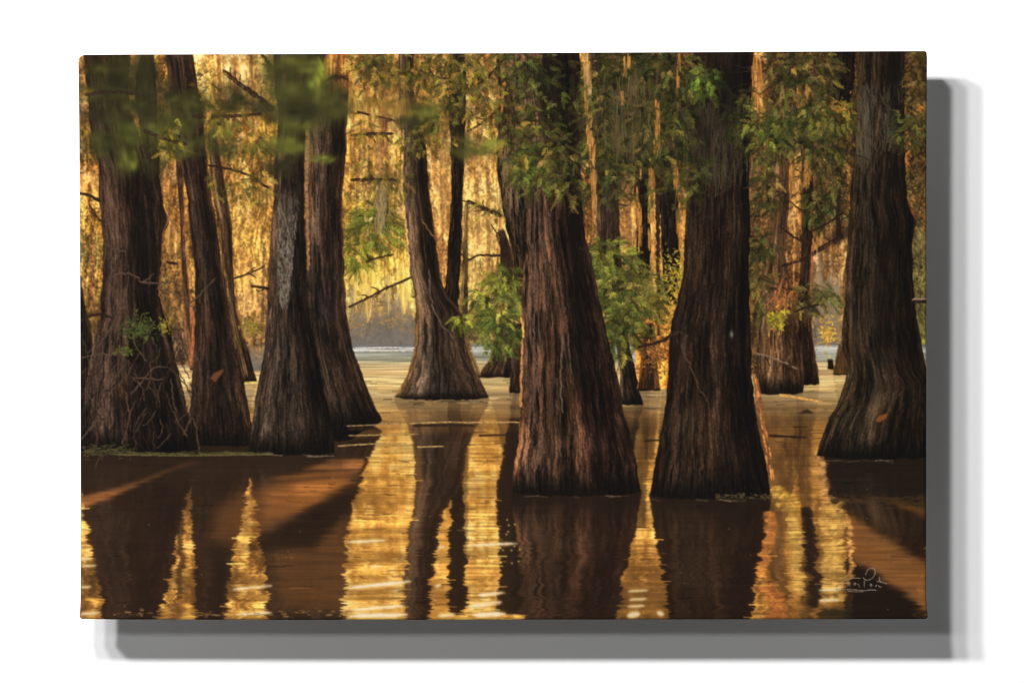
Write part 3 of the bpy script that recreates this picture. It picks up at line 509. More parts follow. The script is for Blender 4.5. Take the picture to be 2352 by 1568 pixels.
for (xa, ya, xb, yb2, wd) in GL:
    big = xb - xa > 60
    for (w_, cc_, aa_, sf_, sh_) in ((wd * 1.25, (244, 196, 112), .6, 2.6, 0), (wd * .62, (248, 234, 208), .82 if big else .62, 1.4, 1.0)):
        tt = np.linspace(0, 1, 14); up = [(xa + (xb - xa) * t, ya + (yb2 - ya) * t - w_ * .5 * min(1, 3 * (1 - t) + .25, 4 * t + .2) + RS.uniform(-.8, .8)) for t in tt]
        dn = [(xa + (xb - xa) * t, ya + (yb2 - ya) * t + w_ * .5 * min(1, 3 * (1 - t) + .25, 4 * t + .2) + RS.uniform(-.8, .8)) for t in tt[::-1]]
        poly(WT, up + dn, cc_, aa_, sf_)
for k in range(26):
    x, y = RS.uniform(1070, 1195), RS.uniform(1180, 1300); blob(WT, x, y, 2.2, 2.0, (240, 214, 120), .7)
for k in range(40):
    x, y = RS.uniform(190, 2110), RS.uniform(1090, 1410); blob(WT, x, y, 2.0, 1.4, (196, 160, 110), .4)
# a lower fringe of floating specks at the near edge
n = 90; x = RS.uniform(260, 800, n); y = 1408 + RS.normal(0, 5, n); strokes(WT, x, y, x + RS.uniform(3, 14, n), y, 3, pick([(150, 112, 66), (110, 80, 48), (176, 138, 84)], n), .35)
WT.id[:] = I_WATER

# ------------------------------------------------------------------ 5. put the picture together
IM = Layer(); IM.c[:] = BG.c; IM.id[:] = 1
shore = 790 + (vnoise(GX * .03, GX * 0, 1) - .5) * 4
shore = np.where((GX > 955) & (GX < 1075), 842, shore); shore = np.where(GX < 560, 838, shore); shore = np.where((GX > 560) & (GX < 790), 852, shore)
shore = np.where((GX > 1460) & (GX < 1560), 893, shore); shore = np.where((GX > 1720) & (GX < 1850), 860, shore)
m = np.clip((GY - shore) * P + .5, 0, 1); comp(IM, (slice(None), slice(None)), WT.c, m, I_WATER)
far_branch = IM
def br(i, *a, **k): path(IM, *a, ident=I_BRANCH + i, **k)
spr = {}
def T(key): draw_trunk(IM, key, ident=IDS[key])
for k in ('slim_behind', 'leaning_thin_sunlit'): T(k)
path(IM, [(440, 690), (443, 760), (438, 838)], 4, 6, (170, 98, 58), .8, IDS['leaning_thin_sunlit'])
# foliage seen between the mid trunks
fronds(IM, 862, 520, 52, 60, 150, [(120, 122, 46), (96, 104, 42), (146, 136, 48), (84, 92, 44)], I_SPRAY + 0, a=.8)
fronds(IM, 820, 590, 28, 34, 50, [(120, 122, 46), (96, 104, 42), (146, 136, 48)], I_SPRAY + 0, a=.8)
veil(IM, 875, 470, 16, 60, 60, [(150, 128, 90), (132, 112, 78)], None, .8)
for k in ('distant', 'distant_small', 'far_twin_stem', 'forked_right_limb', 'pale_behind', 'forked'): T(k)
fronds(IM, 1145, 690, 58, 46, 170, [(112, 116, 50), (128, 128, 58), (94, 100, 46), (150, 140, 70), (78, 84, 42)], I_SPRAY + 1)
fronds(IM, 1150, 760, 50, 46, 120, [(88, 100, 44), (72, 86, 40), (110, 116, 52)], I_SPRAY + 1, a=.8)
fronds(IM, 1160, 640, 40, 30, 50, [(120, 124, 50), (96, 106, 44)], I_SPRAY + 1, a=.8)
fronds(IM, 1058, 735, 14, 12, 22, [(126, 132, 50), (104, 114, 46)], I_SPRAY + 2)
for k in ('shaded_mid', 'brown_slim', 'grey_slim', 'orange_base'): T(k)
path(IM, [(1506, 300), (1510, 480), (1511, 640), (1512, 770)], 11, 5, (52, 38, 28), 1.6, IDS['brown_slim'], rough=2)
spots(IM, 1548, 640, 32, 70, 330, GOLDL, I_SPRAY + 3, a=.8)
spots(IM, 1540, 720, 40, 60, 260, [(190, 140, 50), (150, 112, 44), (210, 160, 62)], I_SPRAY + 3, a=.7)
spots(IM, 1505, 810, 34, 40, 220, [(150, 96, 46), (120, 84, 44), (186, 120, 54), (84, 62, 36)], None, a=.8)
fronds(IM, 1412, 640, 58, 90, 260, GREEN, I_SPRAY + 4, size=(20, 40))
fronds(IM, 1460, 690, 66, 70, 170, [(84, 90, 42), (104, 104, 48), (66, 74, 36), (120, 112, 54)], I_SPRAY + 4, a=.85, size=(18, 34))
fronds(IM, 1425, 760, 46, 66, 130, GREEN, I_SPRAY + 4, size=(18, 34))
fronds(IM, 1380, 580, 26, 40, 60, [(112, 112, 50), (92, 96, 44)], I_SPRAY + 4)
fronds(IM, 1400, 240, 60, 110, 150, OLIVE, I_SPRAY + 5, a=.8)
for k in ('burr_right', 'burr_left', 'stump', 'small_far_right', 'hanging_dead'): T(k)
spots(IM, 1795, 690, 36, 44, 240, [(140, 92, 54), (156, 104, 58), (112, 74, 46), (84, 58, 40)], IDS['burr_left'], a=.4)
for k in range(16):
    x = RS.uniform(1765, 1815); y = RS.uniform(640, 720); path(IM, [(x, y), (x + RS.uniform(-10, 6), y + 22), (x + RS.uniform(-24, 4), y + 48)], 3, 2, (180, 110, 58), .5, IDS['burr_left'])
blob(IM, 1778, 725, 12, 16, (34, 24, 20), .8); blob(IM, 1800, 745, 8, 14, (40, 28, 22), .6)
spots(IM, 1785, 735, 26, 26, 120, [(150, 132, 44), (180, 156, 52), (116, 108, 40)], I_SPRAY + 6, a=1.0, size=(4, 9))
spots(IM, 1900, 765, 26, 34, 130, [(206, 150, 56), (180, 128, 50), (220, 176, 76)], I_SPRAY + 7, a=1.0)
fronds(IM, 1746, 560, 26, 26, 50, DGREEN, I_SPRAY + 8); fronds(IM, 1745, 660, 20, 60, 60, OLIVE, I_SPRAY + 8)
fronds(IM, 1886, 470, 40, 46, 90, DGREEN, I_SPRAY + 9); fronds(IM, 1850, 690, 24, 34, 46, OLIVE, I_SPRAY + 9)
fronds(IM, 1905, 680, 30, 16, 40, [(110, 104, 56), (84, 84, 46)], I_SPRAY + 9, a=.7)
T('tall_twisted'); T('right_edge'); T('far_left_edge'); T('ivy_behind'); T('ivy_wrapped'); T('dark_straight'); T('pair_right'); T('moss_hung'); T('broad_fluted')
poly(IM, [(752, 116), (801, 116), (799, 165), (796, 214), (770, 220), (748, 186)], (204, 128, 62), .85, 3.0)
for q in range(40):
    x = RS.uniform(750, 800); path(IM, [(x, RS.uniform(118, 160)), (x + RS.uniform(-4, 4), RS.uniform(165, 215))], 4, 3, pick([(230, 156, 76), (150, 88, 46), (110, 68, 40)], 1)[0], .5)
# sunlit edges of trunks, bark colour caught by low sun in the printed photograph
for pts, w0, w1, col in (([(312, 118), (306, 160), (303, 190), (304, 235), (312, 272), (322, 312)], 20, 4, (222, 148, 76)), ([(303, 230), (313, 275), (320, 300)], 5, 5, (196, 110, 66)),
                         ([(1199, 780), (1197, 850), (1197, 900), (1195, 935)], 3, 6, (190, 132, 80)), ([(1196, 730), (1200, 750), (1202, 775)], 6, 3, (226, 168, 86)),
                         ([(706, 300), (704, 420), (706, 520), (708, 620)], 9, 4, (150, 108, 70)), ([(1345, 130), (1350, 250), (1354, 330), (1362, 440), (1366, 500)], 14, 6, (226, 160, 80)),
                         ([(1150, 122), (1156, 190), (1152, 260)], 12, 5, (200, 130, 72)), ([(926, 300), (924, 430), (934, 540), (940, 620)], 4, 3, (226, 176, 112))):
    path(IM, pts, w0, w1, col, .9, None, rough=2)
# orange glow of bark at the right foot of the tall trunk
for k in range(46):
    y = RS.uniform(850, 1080); x = np.interp(y, [850, 900, 960, 1020, 1080], [1729, 1736, 1748, 1756, 1766]) + RS.uniform(-2, 9)
    path(IM, [(x, y), (x + 2, y + 12), (x + 4, y + 26)], 4, 2, pick([(196, 122, 64), (150, 92, 52), (216, 144, 80), (110, 70, 44)], 1)[0], .5, IDS['tall_twisted'])
# hanging grey moss on the paired trunk
I_GM = I_MOSS
for y in np.arange(430, 700, 5):
    n = 16; c = np.interp(y, [430, 560, 700], [662, 655, 652]); ww = np.interp(y, [430, 520, 640, 705], [26, 22, 15, 7])
    x = c + RS.uniform(-1, 1, n) * ww; strokes(IM, x, y + RS.uniform(-6, 6, n), x + RS.normal(0, 2, n), y + RS.uniform(6, 20, n), 2.2, pick([(122, 112, 96), (100, 90, 76), (84, 72, 60), (58, 48, 40), (138, 126, 108)], n, .3), .36 * np.interp(y, [430, 540], [.1, 1]), 0, I_GM)
veil(IM, 1985, 290, 20, 100, 150, [(88, 77, 61), (72, 62, 49), (98, 86, 69)], I_MOSS + 1, .4, (14, 50)); veil(IM, 2040, 270, 20, 80, 100, [(84, 76, 58), (66, 60, 46)], I_MOSS + 1, .6, (10, 34))
veil(IM, 1172, 400, 28, 110, 150, [(128, 100, 74), (104, 82, 62), (146, 116, 84)], None, .35, (20, 60))
# knots, cavities, scars
for (x, y, rx, ry, c, a) in ((1548, 830, 10, 40, (24, 18, 15), .7), (1640, 330, 26, 60, (20, 15, 13), .5), (1262, 200, 24, 90, (18, 15, 13), .8), (1290, 300, 18, 70, (20, 16, 13), .7), (1320, 500, 16, 80, (16, 13, 12), .7),
                             (2030, 720, 22, 130, (18, 14, 12), .6), (2052, 200, 14, 70, (18, 17, 14), .7), (1325, 760, 18, 160, (20, 17, 14), .5), (330, 560, 16, 80, (24, 19, 16), .5), (330, 930, 18, 80, (18, 14, 12), .7), (770, 180, 20, 14, (24, 18, 15), .8)):
    blob(IM, x, y, rx, ry, c, a)
blob(IM, 1680, 768, 3.5, 7, (150, 138, 126), .85)
# ivy and vines on the left trunk
VINE = [[(250, 640), (275, 628), (305, 630), (325, 648), (345, 652)], [(328, 648), (340, 640), (352, 628)], [(326, 648), (360, 650), (395, 648), (415, 656)], [(380, 664), (410, 682), (435, 702), (452, 715)],
        [(246, 652), (270, 676), (288, 705), (298, 740)], [(430, 700), (455, 680), (478, 655), (496, 640)], [(238, 560), (262, 572), (290, 578)], [(252, 580), (262, 610), (250, 640)], [(222, 800), (236, 780), (262, 740), (290, 690)],
        [(188, 822), (230, 812), (270, 815), (300, 805)], [(300, 906), (330, 870), (352, 846), (384, 842)], [(300, 868), (340, 868), (372, 872)], [(205, 990), (240, 940), (262, 880), (276, 850)], [(420, 1000), (440, 960), (452, 990), (458, 1036)],
        [(186, 1010), (220, 960), (236, 900)], [(310, 700), (304, 760), (316, 800), (340, 830)], [(240, 470), (244, 560), (236, 620)], [(280, 1020), (296, 960), (290, 900)], [(392, 870), (398, 920), (410, 970), (432, 1000)]]
path(IM, [(330, 400), (342, 460), (352, 540), (356, 620), (350, 690), (362, 760), (372, 830)], 9, 12, (22, 17, 14), .8, None, rough=3)
path(IM, [(366, 400), (376, 460), (386, 500), (374, 545), (371, 620), (365, 664), (374, 707), (390, 760)], 3, 3, (150, 98, 60), .5, None, rough=2)
for v in VINE: path(IM, v, 3.6, 2.2, (78, 59, 47), .75, IDS['ivy_wrapped'], rough=3, lit=(94, 74, 59))
for k in range(70):
    x = RS.uniform(188, 440); y = RS.uniform(770, 1020); dx = RS.uniform(-40, 40)
    path(IM, [(x, y), (x + dx * .5 + RS.uniform(-8, 8), y + 22), (x + dx, y + RS.uniform(30, 60))], 3, 1.6, pick([(70, 52, 41), (58, 43, 34), (76, 58, 46), (40, 30, 25)], 1)[0], .5, IDS['ivy_wrapped'], rough=3)
spots(IM, 318, 755, 46, 30, 260, [(56, 62, 32), (74, 80, 38), (44, 48, 28), (92, 92, 42)], I_SPRAY + 10, a=.8, size=(4, 9))
spots(IM, 376, 752, 10, 20, 40, [(150, 132, 44), (120, 110, 40)], I_SPRAY + 10, a=.9); spots(IM, 285, 806, 30, 12, 50, [(96, 96, 40), (70, 74, 36)], I_SPRAY + 10, a=.8)
spots(IM, 572, 750, 24, 22, 110, [(136, 116, 48), (108, 100, 44), (160, 130, 56)], I_SPRAY + 11, a=.9)
# vines on the right-hand trunks
for v, c in (([(1578, 770), (1566, 800), (1590, 850), (1606, 890), (1624, 920)], (92, 70, 56)), ([(1664, 440), (1690, 400), (1696, 350), (1704, 290)], (60, 48, 36)), ([(1600, 440), (1640, 450), (1664, 436)], (58, 46, 35)), ([(1546, 770), (1560, 762), (1576, 776)], (80, 62, 48)),
             ([(1292, 770), (1288, 850), (1290, 930), (1292, 948)], (126, 102, 82)), ([(1330, 570), (1352, 580), (1360, 600)], (62, 48, 38)), ([(2010, 870), (2040, 850)], (70, 55, 44)), ([(2052, 920), (2070, 900)], (70, 55, 44)), ([(985, 620), (990, 690), (1012, 740), (1040, 775)], (118, 96, 80)),
             ([(968, 505), (985, 530), (1004, 552)], (134, 104, 72)), ([(1222, 560), (1230, 650), (1226, 760), (1236, 900)], (112, 90, 72)), ([(1258, 480), (1276, 600), (1300, 740), (1312, 880)], (104, 82, 64)), ([(1236, 420), (1240, 520), (1262, 640)], (96, 76, 60))):
    path(IM, v, 4, 2.4, np.array(c) * .8, .7, None, rough=2.5)
# branches
DB = (44, 31, 24)
B = [([(512, 163), (545, 190), (590, 222), (628, 254)], 9, 15), ([(478, 380), (525, 388), (578, 406), (616, 432)], 4, 5), ([(180, 444), (205, 449), (230, 462)], 5, 9), ([(205, 470), (218, 492), (234, 510)], 4, 6), ([(598, 122), (612, 140), (626, 160)], 6, 9),
     ([(806, 312), (850, 307), (904, 308)], 9, 5), ([(806, 414), (850, 412), (916, 415)], 6, 7), ([(820, 257), (848, 264)], 4, 5), ([(868, 268), (906, 277)], 3, 4), ([(800, 706), (860, 676), (900, 656), (944, 638)], 4, 5), ([(840, 602), (868, 592), (904, 584)], 3, 4),
     ([(1073, 462), (1110, 478), (1152, 497)], 7, 10), ([(1075, 600), (1100, 586), (1150, 588)], 3, 5), ([(1142, 535), (1152, 560), (1166, 600)], 10, 20), ([(955, 160), (1000, 176), (1040, 184)], 3, 4), ([(1000, 210), (1060, 200), (1110, 186), (1162, 130)], 3, 5), ([(1072, 304), (1110, 280), (1150, 246)], 3, 4),
     ([(1318, 352), (1400, 334), (1470, 310), (1545, 266), (1602, 244)], 3, 7), ([(1440, 300), (1500, 276), (1550, 256), (1606, 212)], 5, 14), ([(1410, 180), (1440, 162), (1490, 168), (1540, 190)], 3, 4), ([(1464, 798), (1520, 782), (1550, 762)], 4, 7), ([(1794, 612), (1850, 592), (1900, 562), (1936, 542)], 5, 12),
     ([(1926, 545), (1924, 480), (1932, 430), (1944, 396)], 12, 6), ([(1866, 530), (1900, 512), (1938, 488)], 4, 5), ([(1736, 812), (1780, 824), (1832, 848)], 4, 4), ([(2086, 372), (2104, 358), (2128, 346)], 3, 4), ([(2094, 691), (2132, 690)], 13, 13), ([(382, 602), (408, 606)], 5, 7), ([(576, 657), (618, 662)], 4, 8),
     ([(183, 738), (220, 722), (262, 732)], 4, 5), ([(1790, 520), (1830, 548), (1866, 560)], 3, 4), ([(320, 334), (380, 340), (425, 358)], 9, 6), ([(740, 190), (770, 176), (800, 182)], 7, 5), ([(1820, 240), (1860, 262), (1900, 290)], 3, 3), ([(1770, 330), (1820, 322), (1890, 306), (1950, 300)], 3, 5), ([(536, 640), (566, 630), (606, 612)], 3, 3), ([(1880, 700), (1850, 706), (1826, 716)], 5, 3)]
for i, (pts, w0, w1) in enumerate(B):
    c = (104, 82, 64) if i in (24,) else DB
    br(i, pts, w0 * .8 + .4, w1 * .82, c, rough=1.6, a=1.9, lit=(150, 122, 100) if i in (24, 26) else None)
for i, (pts, w0, w1) in enumerate(B):
    p_ = np.array(pts, float); L_ = np.hypot(*(p_[-1] - p_[0]))
    for q in range(int(L_ / 28)):
        f_ = RS.uniform(.05, .9) * (len(p_) - 1); a_ = int(f_); o_ = p_[a_] + (p_[min(a_ + 1, len(p_) - 1)] - p_[a_]) * (f_ - a_); d_ = p_[0] - p_[-1] if w0 < w1 else p_[-1] - p_[0]; th = math.atan2(d_[1], d_[0]) + RS.choice([-1, 1]) * RS.uniform(.4, .9); l = RS.uniform(10, 30)
        path(IM, [o_, o_ + l * .5 * np.array([math.cos(th), math.sin(th)]) + RS.normal(0, 2, 2), o_ + l * np.array([math.cos(th + .2), math.sin(th + .2)])], 2.2, 1, DB, .9)
    if q_moss := (RS.rand() < .6):
        n = int(L_ / 5); f_ = RS.rand(n); o_ = p_[0] + (p_[-1] - p_[0]) * f_[:, None]; c_ = bilin(IM.c, o_[:, 0], o_[:, 1] + 20) * .8
        strokes(IM, o_[:, 0], o_[:, 1], o_[:, 0] + RS.normal(0, 2, n), o_[:, 1] + RS.uniform(6, 30, n), 1.8, np.clip(c_ * RS.uniform(.6, 1.1, (n, 1)), 5, 250), .6)
blob(IM, 1924, 541, 18, 15, (34, 25, 20), .9); blob(IM, 548, 205, 8, 8, DB, .5)
# twigs of the hanging boughs
for k in range(120):
    x, y = RS.uniform(1340, 1960), RS.uniform(130, 480); l = RS.uniform(20, 60); th = RS.choice([RS.uniform(2.4, 3.6), RS.uniform(-.5, .7)])
    path(IM, [(x, y), (x + l * .5 * math.cos(th), y + l * .4 * abs(math.sin(th)) + RS.uniform(-4, 4)), (x + l * math.cos(th), y + l * .8 * abs(math.sin(th)) + 6)], 2.4, 1.2, (46, 36, 26), .8)
# foliage over the central trunks: dark sprays at the top, brighter tips lower down
fronds(IM, 1255, 200, 90, 80, 150, DGREEN, I_SPRAY + 12, a=.75, size=(18, 36)); fronds(IM, 1240, 320, 66, 70, 130, DGREEN, I_SPRAY + 12, a=.8)
fronds(IM, 1236, 385, 56, 50, 150, [(84, 96, 42), (66, 78, 36), (104, 108, 48), (92, 90, 46)], I_SPRAY + 12, size=(18, 36)); fronds(IM, 1296, 360, 50, 46, 90, OLIVE + DGREEN, I_SPRAY + 12, a=.8); fronds(IM, 1310, 430, 36, 30, 60, OLIVE + GREEN, I_SPRAY + 12, a=.8)
fronds(IM, 1195, 160, 36, 50, 50, DGREEN, I_SPRAY + 12, a=.8)
fronds(IM, 1450, 220, 100, 90, 330, OLIVE + DGREEN, I_SPRAY + 13, a=.75); fronds(IM, 1430, 330, 90, 60, 170, OLIVE + [(84, 90, 40)], I_SPRAY + 13, a=.75); fronds(IM, 1520, 290, 70, 60, 150, DGREEN + OLIVE, I_SPRAY + 13, a=.75)
for (x, y, rx_, ry_, n_) in ((1410, 170, 60, 60, 150), (1500, 160, 60, 50, 150), (1420, 280, 80, 60, 190), (1500, 330, 70, 60, 150), (1560, 340, 40, 70, 110), (1390, 360, 44, 60, 110), (1570, 220, 40, 60, 100)):
    fronds(IM, x, y, rx_, ry_, n_, OLIVE[1:4] + DGREEN[:4], I_SPRAY + 13, a=.9)
fronds(IM, 1560, 170, 50, 50, 90, DGREEN + OLIVE, I_SPRAY + 13, a=.8); veil(IM, 1440, 260, 70, 100, 260, [(84, 72, 46), (66, 58, 38), (104, 88, 56)], None, .6)
fronds(IM, 1390, 420, 36, 46, 60, [(76, 76, 40), (60, 62, 34)], I_SPRAY + 13, a=.7)
veil(IM, 1650, 330, 70, 100, 330, [(64, 56, 40), (52, 44, 32), (78, 68, 48)], I_MOSS + 2, .6); fronds(IM, 1625, 190, 30, 34, 60, [(92, 112, 44), (76, 94, 40), (112, 128, 54)], I_SPRAY + 14); fronds(IM, 1690, 260, 40, 60, 70, DGREEN, I_SPRAY + 14, a=.7); fronds(IM, 1590, 400, 30, 60, 50, DGREEN, I_SPRAY + 14, a=.6)
for (x, y, rx_, ry_, n_) in ((1800, 150, 40, 50, 90), (1880, 170, 40, 60, 100), (1890, 400, 40, 50, 80), (1760, 440, 26, 60, 60)):
    fronds(IM, x, y, rx_, ry_, n_, OLIVE + DGREEN[:3], I_SPRAY + 15, a=.7)
blob(IM, 1668, 190, 26, 90, (16, 14, 12), .75); blob(IM, 1610, 300, 30, 60, (26, 22, 17), .5)
def slit(pts, wd, a=.8,  col=(228, 160, 76)):
    p = np.array(pts, float); n = int((p[-1, 1] - p[0, 1]) * wd * .085) + 8
    y = RS.uniform(p[0, 1], p[-1, 1], n); f = (y - p[0, 1]) / max(1, p[-1, 1] - p[0, 1])
    x = np.interp(y, p[:, 1], p[:, 0]) + RS.uniform(-.5, .5, n) * wd * np.interp(f, [0, .15, .8, 1], [.6, 1, .9, .3])
    c = np.array(col) * RS.uniform(.3, 1.2, (n, 1)) * np.array([1, .97, 1.0])
    keep = vnoise(x * .12, y * .045, 4) > .45; x, y, c = x[keep], y[keep], c[keep]; n = len(x)
    if n: strokes(IM, x, y - 6, x + RS.normal(0, 1.6, n), y + RS.uniform(5, 22, n), RS.uniform(1.4, 3.4, n), np.clip(c, 8, 252), a * .5)
slit([(1346, 118), (1350, 200), (1352, 262), (1358, 330), (1364, 420), (1366, 500)], 17, .9, (232, 166, 84)); slit([(1348, 118), (1352, 180), (1354, 250)], 7, .7, (248, 214, 146))
for v_, w_ in (([(1468, 390), (1466, 470), (1470, 570)], 12), ([(1496, 370), (1496, 460), (1492, 560)], 14), ([(1508, 235), (1510, 300), (1506, 350)], 13), ([(1544, 320), (1550, 380), (1556, 450), (1560, 560)], 10), ([(1736, 140), (1742, 200), (1740, 270)], 24), ([(1752, 215), (1750, 290)], 14), ([(1826, 385), (1824, 455)], 28), ([(1846, 190), (1838, 240), (1830, 290)], 26), ([(1856, 360), (1852, 420)], 16), ([(1440, 130), (1442, 170)], 16), ([(1430, 215), (1440, 240)], 14), ([(1560, 130), (1556, 190)], 8)):
    slit(v_, w_, .75)
for (x, y, rx_, ry_, n_) in ((1370, 230, 40, 60, 26), (1470, 420, 60, 50, 40), (1500, 300, 70, 70, 60), (1740, 230, 30, 60, 24), (1835, 260, 40, 60, 36), (1555, 430, 26, 60, 26)):
    fronds(IM, x, y, rx_, ry_, n_, OLIVE + GREEN[:2], I_SPRAY + 13, a=.55)
fronds(IM, 1800, 292, 84, 30, 190, [(74, 84, 38), (60, 70, 34), (92, 98, 44), (104, 100, 46)], I_SPRAY + 15, a=.85); fronds(IM, 1900, 270, 60, 40, 130, [(84, 88, 40), (66, 74, 36), (110, 104, 46)], I_SPRAY + 15, a=.85); fronds(IM, 1765, 340, 46, 34, 80, DGREEN + GREEN, I_SPRAY + 15, a=.85); fronds(IM, 1880, 345, 60, 30, 90, DGREEN + OLIVE, I_SPRAY + 15, a=.75); fronds(IM, 1830, 200, 60, 50, 70, DGREEN + OLIVE, I_SPRAY + 15, a=.7)
spots(IM, 1925, 245, 22, 18, 60, [(150, 110, 44), (176, 122, 56), (96, 92, 40)], I_SPRAY + 15, a=.9)
fronds(IM, 2088, 300, 40, 36, 70, DGREEN, I_SPRAY + 16, a=.85); fronds(IM, 2110, 200, 24, 90, 70, OLIVE, I_SPRAY + 16, a=.6); spots(IM, 2112, 250, 6, 10, 12, [(190, 124, 60)], None)
fronds(IM, 1000, 180, 60, 50, 60, OLIVE, I_SPRAY + 17, a=.6); fronds(IM, 1110, 170, 36, 50, 46, OLIVE + [(84, 90, 40)], I_SPRAY + 17, a=.6)
# the nearest sprays are out of focus in the printed photograph: soft smudges
BLUR = [(250, 215, 80, 20, 0), (345, 205, 50, 25, 1), (285, 155, 60, 28, 0), (240, 262, 48, 24, 1), (300, 300, 55, 28, 2), (335, 255, 60, 20, 1), (288, 372, 28, 32, 3), (250, 330, 40, 22, 0), (372, 300, 34, 22, 2), (400, 335, 46, 24, 3), (395, 235, 40, 24, 1), (440, 250, 34, 40, 0),
        (505, 245, 56, 16, 0), (545, 222, 40, 22, 1), (510, 300, 28, 26, 3), (520, 345, 34, 12, 0), (590, 245, 40, 16, 1), (600, 345, 30, 12, 3), (690, 145, 70, 24, 3), (650, 205, 60, 28, 0), (720, 222, 75, 38, 2), (772, 250, 46, 22, 0), (680, 285, 60, 28, 3), (650, 335, 50, 24, 3), (638, 385, 40, 22, 1), (738, 190, 22, 40, 4),
        (745, 365, 26, 10, 4), (660, 250, 60, 24, 0), (860, 150, 24, 30, 1), (870, 240, 46, 13, 5), (925, 250, 55, 20, 5), (960, 290, 45, 24, 1), (985, 262, 34, 30, 3), (1045, 250, 28, 24, 0), (1095, 346, 46, 14, 3), (1135, 328, 34, 12, 4), (1060, 330, 30, 30, 0), (900, 190, 30, 40, 5), (460, 330, 26, 20, 0), (225, 330, 30, 26, 0), (300, 240, 40, 20, 0), (270, 180, 40, 24, 1), (380, 270, 30, 30, 0), (420, 290, 34, 26, 0), (640, 160, 40, 30, 0), (700, 260, 50, 24, 1), (770, 225, 40, 30, 0), (350, 380, 24, 30, 1), (215, 160, 26, 20, 0), (330, 160, 26, 40, 1), (190, 215, 24, 10, 5)]
BC = [(64, 62, 31), (52, 49, 28), (82, 84, 37), (94, 96, 40), (124, 130, 50), (124, 98, 43)]
for (x, y, rx, ry, c) in BLUR:
    blob(IM, x, y, rx * .95, ry * .95, BC[c], .6, RS.uniform(-.12, .12), I_BLUR)
    for q in range(12):
        blob(IM, x + RS.normal(0, .5) * rx, y + RS.normal(0, .5) * ry, rx * RS.uniform(.12, .4), ry * RS.uniform(.2, .5), np.array(BC[c]) * RS.uniform(.55, 1.4), .55, RS.uniform(-.5, .5))
for p in ([(195, 218), (260, 212), (330, 218)], [(440, 268), (520, 268), (600, 262)], [(330, 300), (380, 320), (430, 332)]): path(IM, p, 9, 6, (52, 40, 28), .45)
YG = [(124, 116, 46), (96, 94, 40), (146, 126, 52), (78, 78, 36), (170, 134, 60)]
for (x, y, rx_, ry_, n_, a_) in ((840, 150, 40, 40, 50, .6), (940, 160, 50, 50, 60, .6), (1040, 130, 50, 30, 60, .7), (1050, 200, 50, 40, 50, .6), (960, 330, 40, 40, 40, .5), (870, 380, 50, 40, 40, .45), (850, 300, 40, 30, 30, .4), (540, 430, 60, 40, 40, .4), (480, 200, 40, 40, 30, .5), (1000, 160, 70, 40, 60, .6), (1090, 230, 50, 60, 50, .55), (1110, 150, 40, 40, 40, .6), (1150, 250, 40, 60, 50, .6), (860, 170, 40, 50, 40, .5), (560, 330, 60, 30, 40, .5), (520, 270, 50, 30, 40, .5), (600, 420, 30, 50, 26, .4), (390, 320, 30, 50, 40, .5), (1010, 300, 40, 40, 40, .5), (1180, 340, 30, 60, 40, .6), (900, 420, 40, 30, 26, .45), (1120, 480, 30, 40, 18, .4)):
    fronds(IM, x, y, rx_, ry_, n_, YG + OLIVE[:2], None, a=a_, size=(12, 28))
# weeds and drift lines on the water
n = 240; x = RS.uniform(300, 620, n); y = 1042 + RS.normal(0, 2, n) + (x - 300) * -.004; strokes(IM, x, y, x + RS.uniform(4, 16, n), y + RS.uniform(-2, 1), 2.4, pick([(78, 74, 38), (58, 56, 30), (98, 90, 50)], n), .5, 0, I_WEED)
n = 150; x = RS.uniform(186, 300, n); y = 1035 + RS.normal(0, 7, n); strokes(IM, x, y, x + RS.uniform(4, 14, n), y + RS.uniform(-3, 3, n), 2, pick([(74, 66, 42), (56, 48, 34), (92, 84, 50)], n), .6)
path(IM, [(262, 1043), (420, 1046), (560, 1044), (628, 1042)], 2.2, 1.6, (104, 90, 58), .6)
for pts, c, wd in (([(775, 1024), (830, 1020), (900, 1018), (936, 1020)], (168, 136, 86), 3), ([(796, 978), (860, 975), (920, 971)], (150, 120, 80), 3), ([(940, 972), (1020, 969), (1100, 970), (1192, 969)], (186, 148, 92), 2.6), ([(800, 1000), (880, 998), (960, 997)], (160, 128, 80), 3), ([(958, 1026), (1018, 1024)], (196, 156, 100), 3),
                   ([(816, 799), (880, 798), (952, 799)], (222, 216, 204), 2.2), ([(820, 807), (950, 806)], (176, 168, 150), 2), ([(1080, 806), (1126, 805)], (196, 190, 176), 2.4), ([(1876, 797), (1922, 797)], (206, 190, 170), 2.4), ([(1790, 906), (1850, 916), (1890, 924)], (222, 164, 88), 5), ([(562, 879), (592, 878)], (226, 190, 110), 6)):
    path(IM, pts, wd, wd * .8, c, .75, None, rough=.6)
for pts, wd in (([(950, 977), (1020, 976), (1090, 977)], 6), ([(1100, 1000), (1170, 998)], 4), ([(800, 985), (860, 982)], 7), ([(1480, 1012), (1520, 1010)], 4), ([(1765, 1000), (1850, 1004)], 6)): path(IM, pts, wd, wd * .6, (46, 33, 24), .7)
n = 130; x = RS.uniform(1640, 1770, n); y = 1140 + RS.normal(0, 4, n); strokes(IM, x, y, x + RS.uniform(2, 6, n), y, 3.2, pick([(76, 64, 38), (54, 46, 30), (96, 82, 50)], n), .5, 0, I_WEED + 1)
n = 220; x = RS.uniform(1770, 2120, n); y = 1148 + RS.normal(0, 5, n); c = bilin(IM.c, x, y) * .55 + np.array([40, 30, 16]); strokes(IM, x, y, x + RS.uniform(4, 20, n), y, 2.2, np.clip(c, 4, 250), .6)
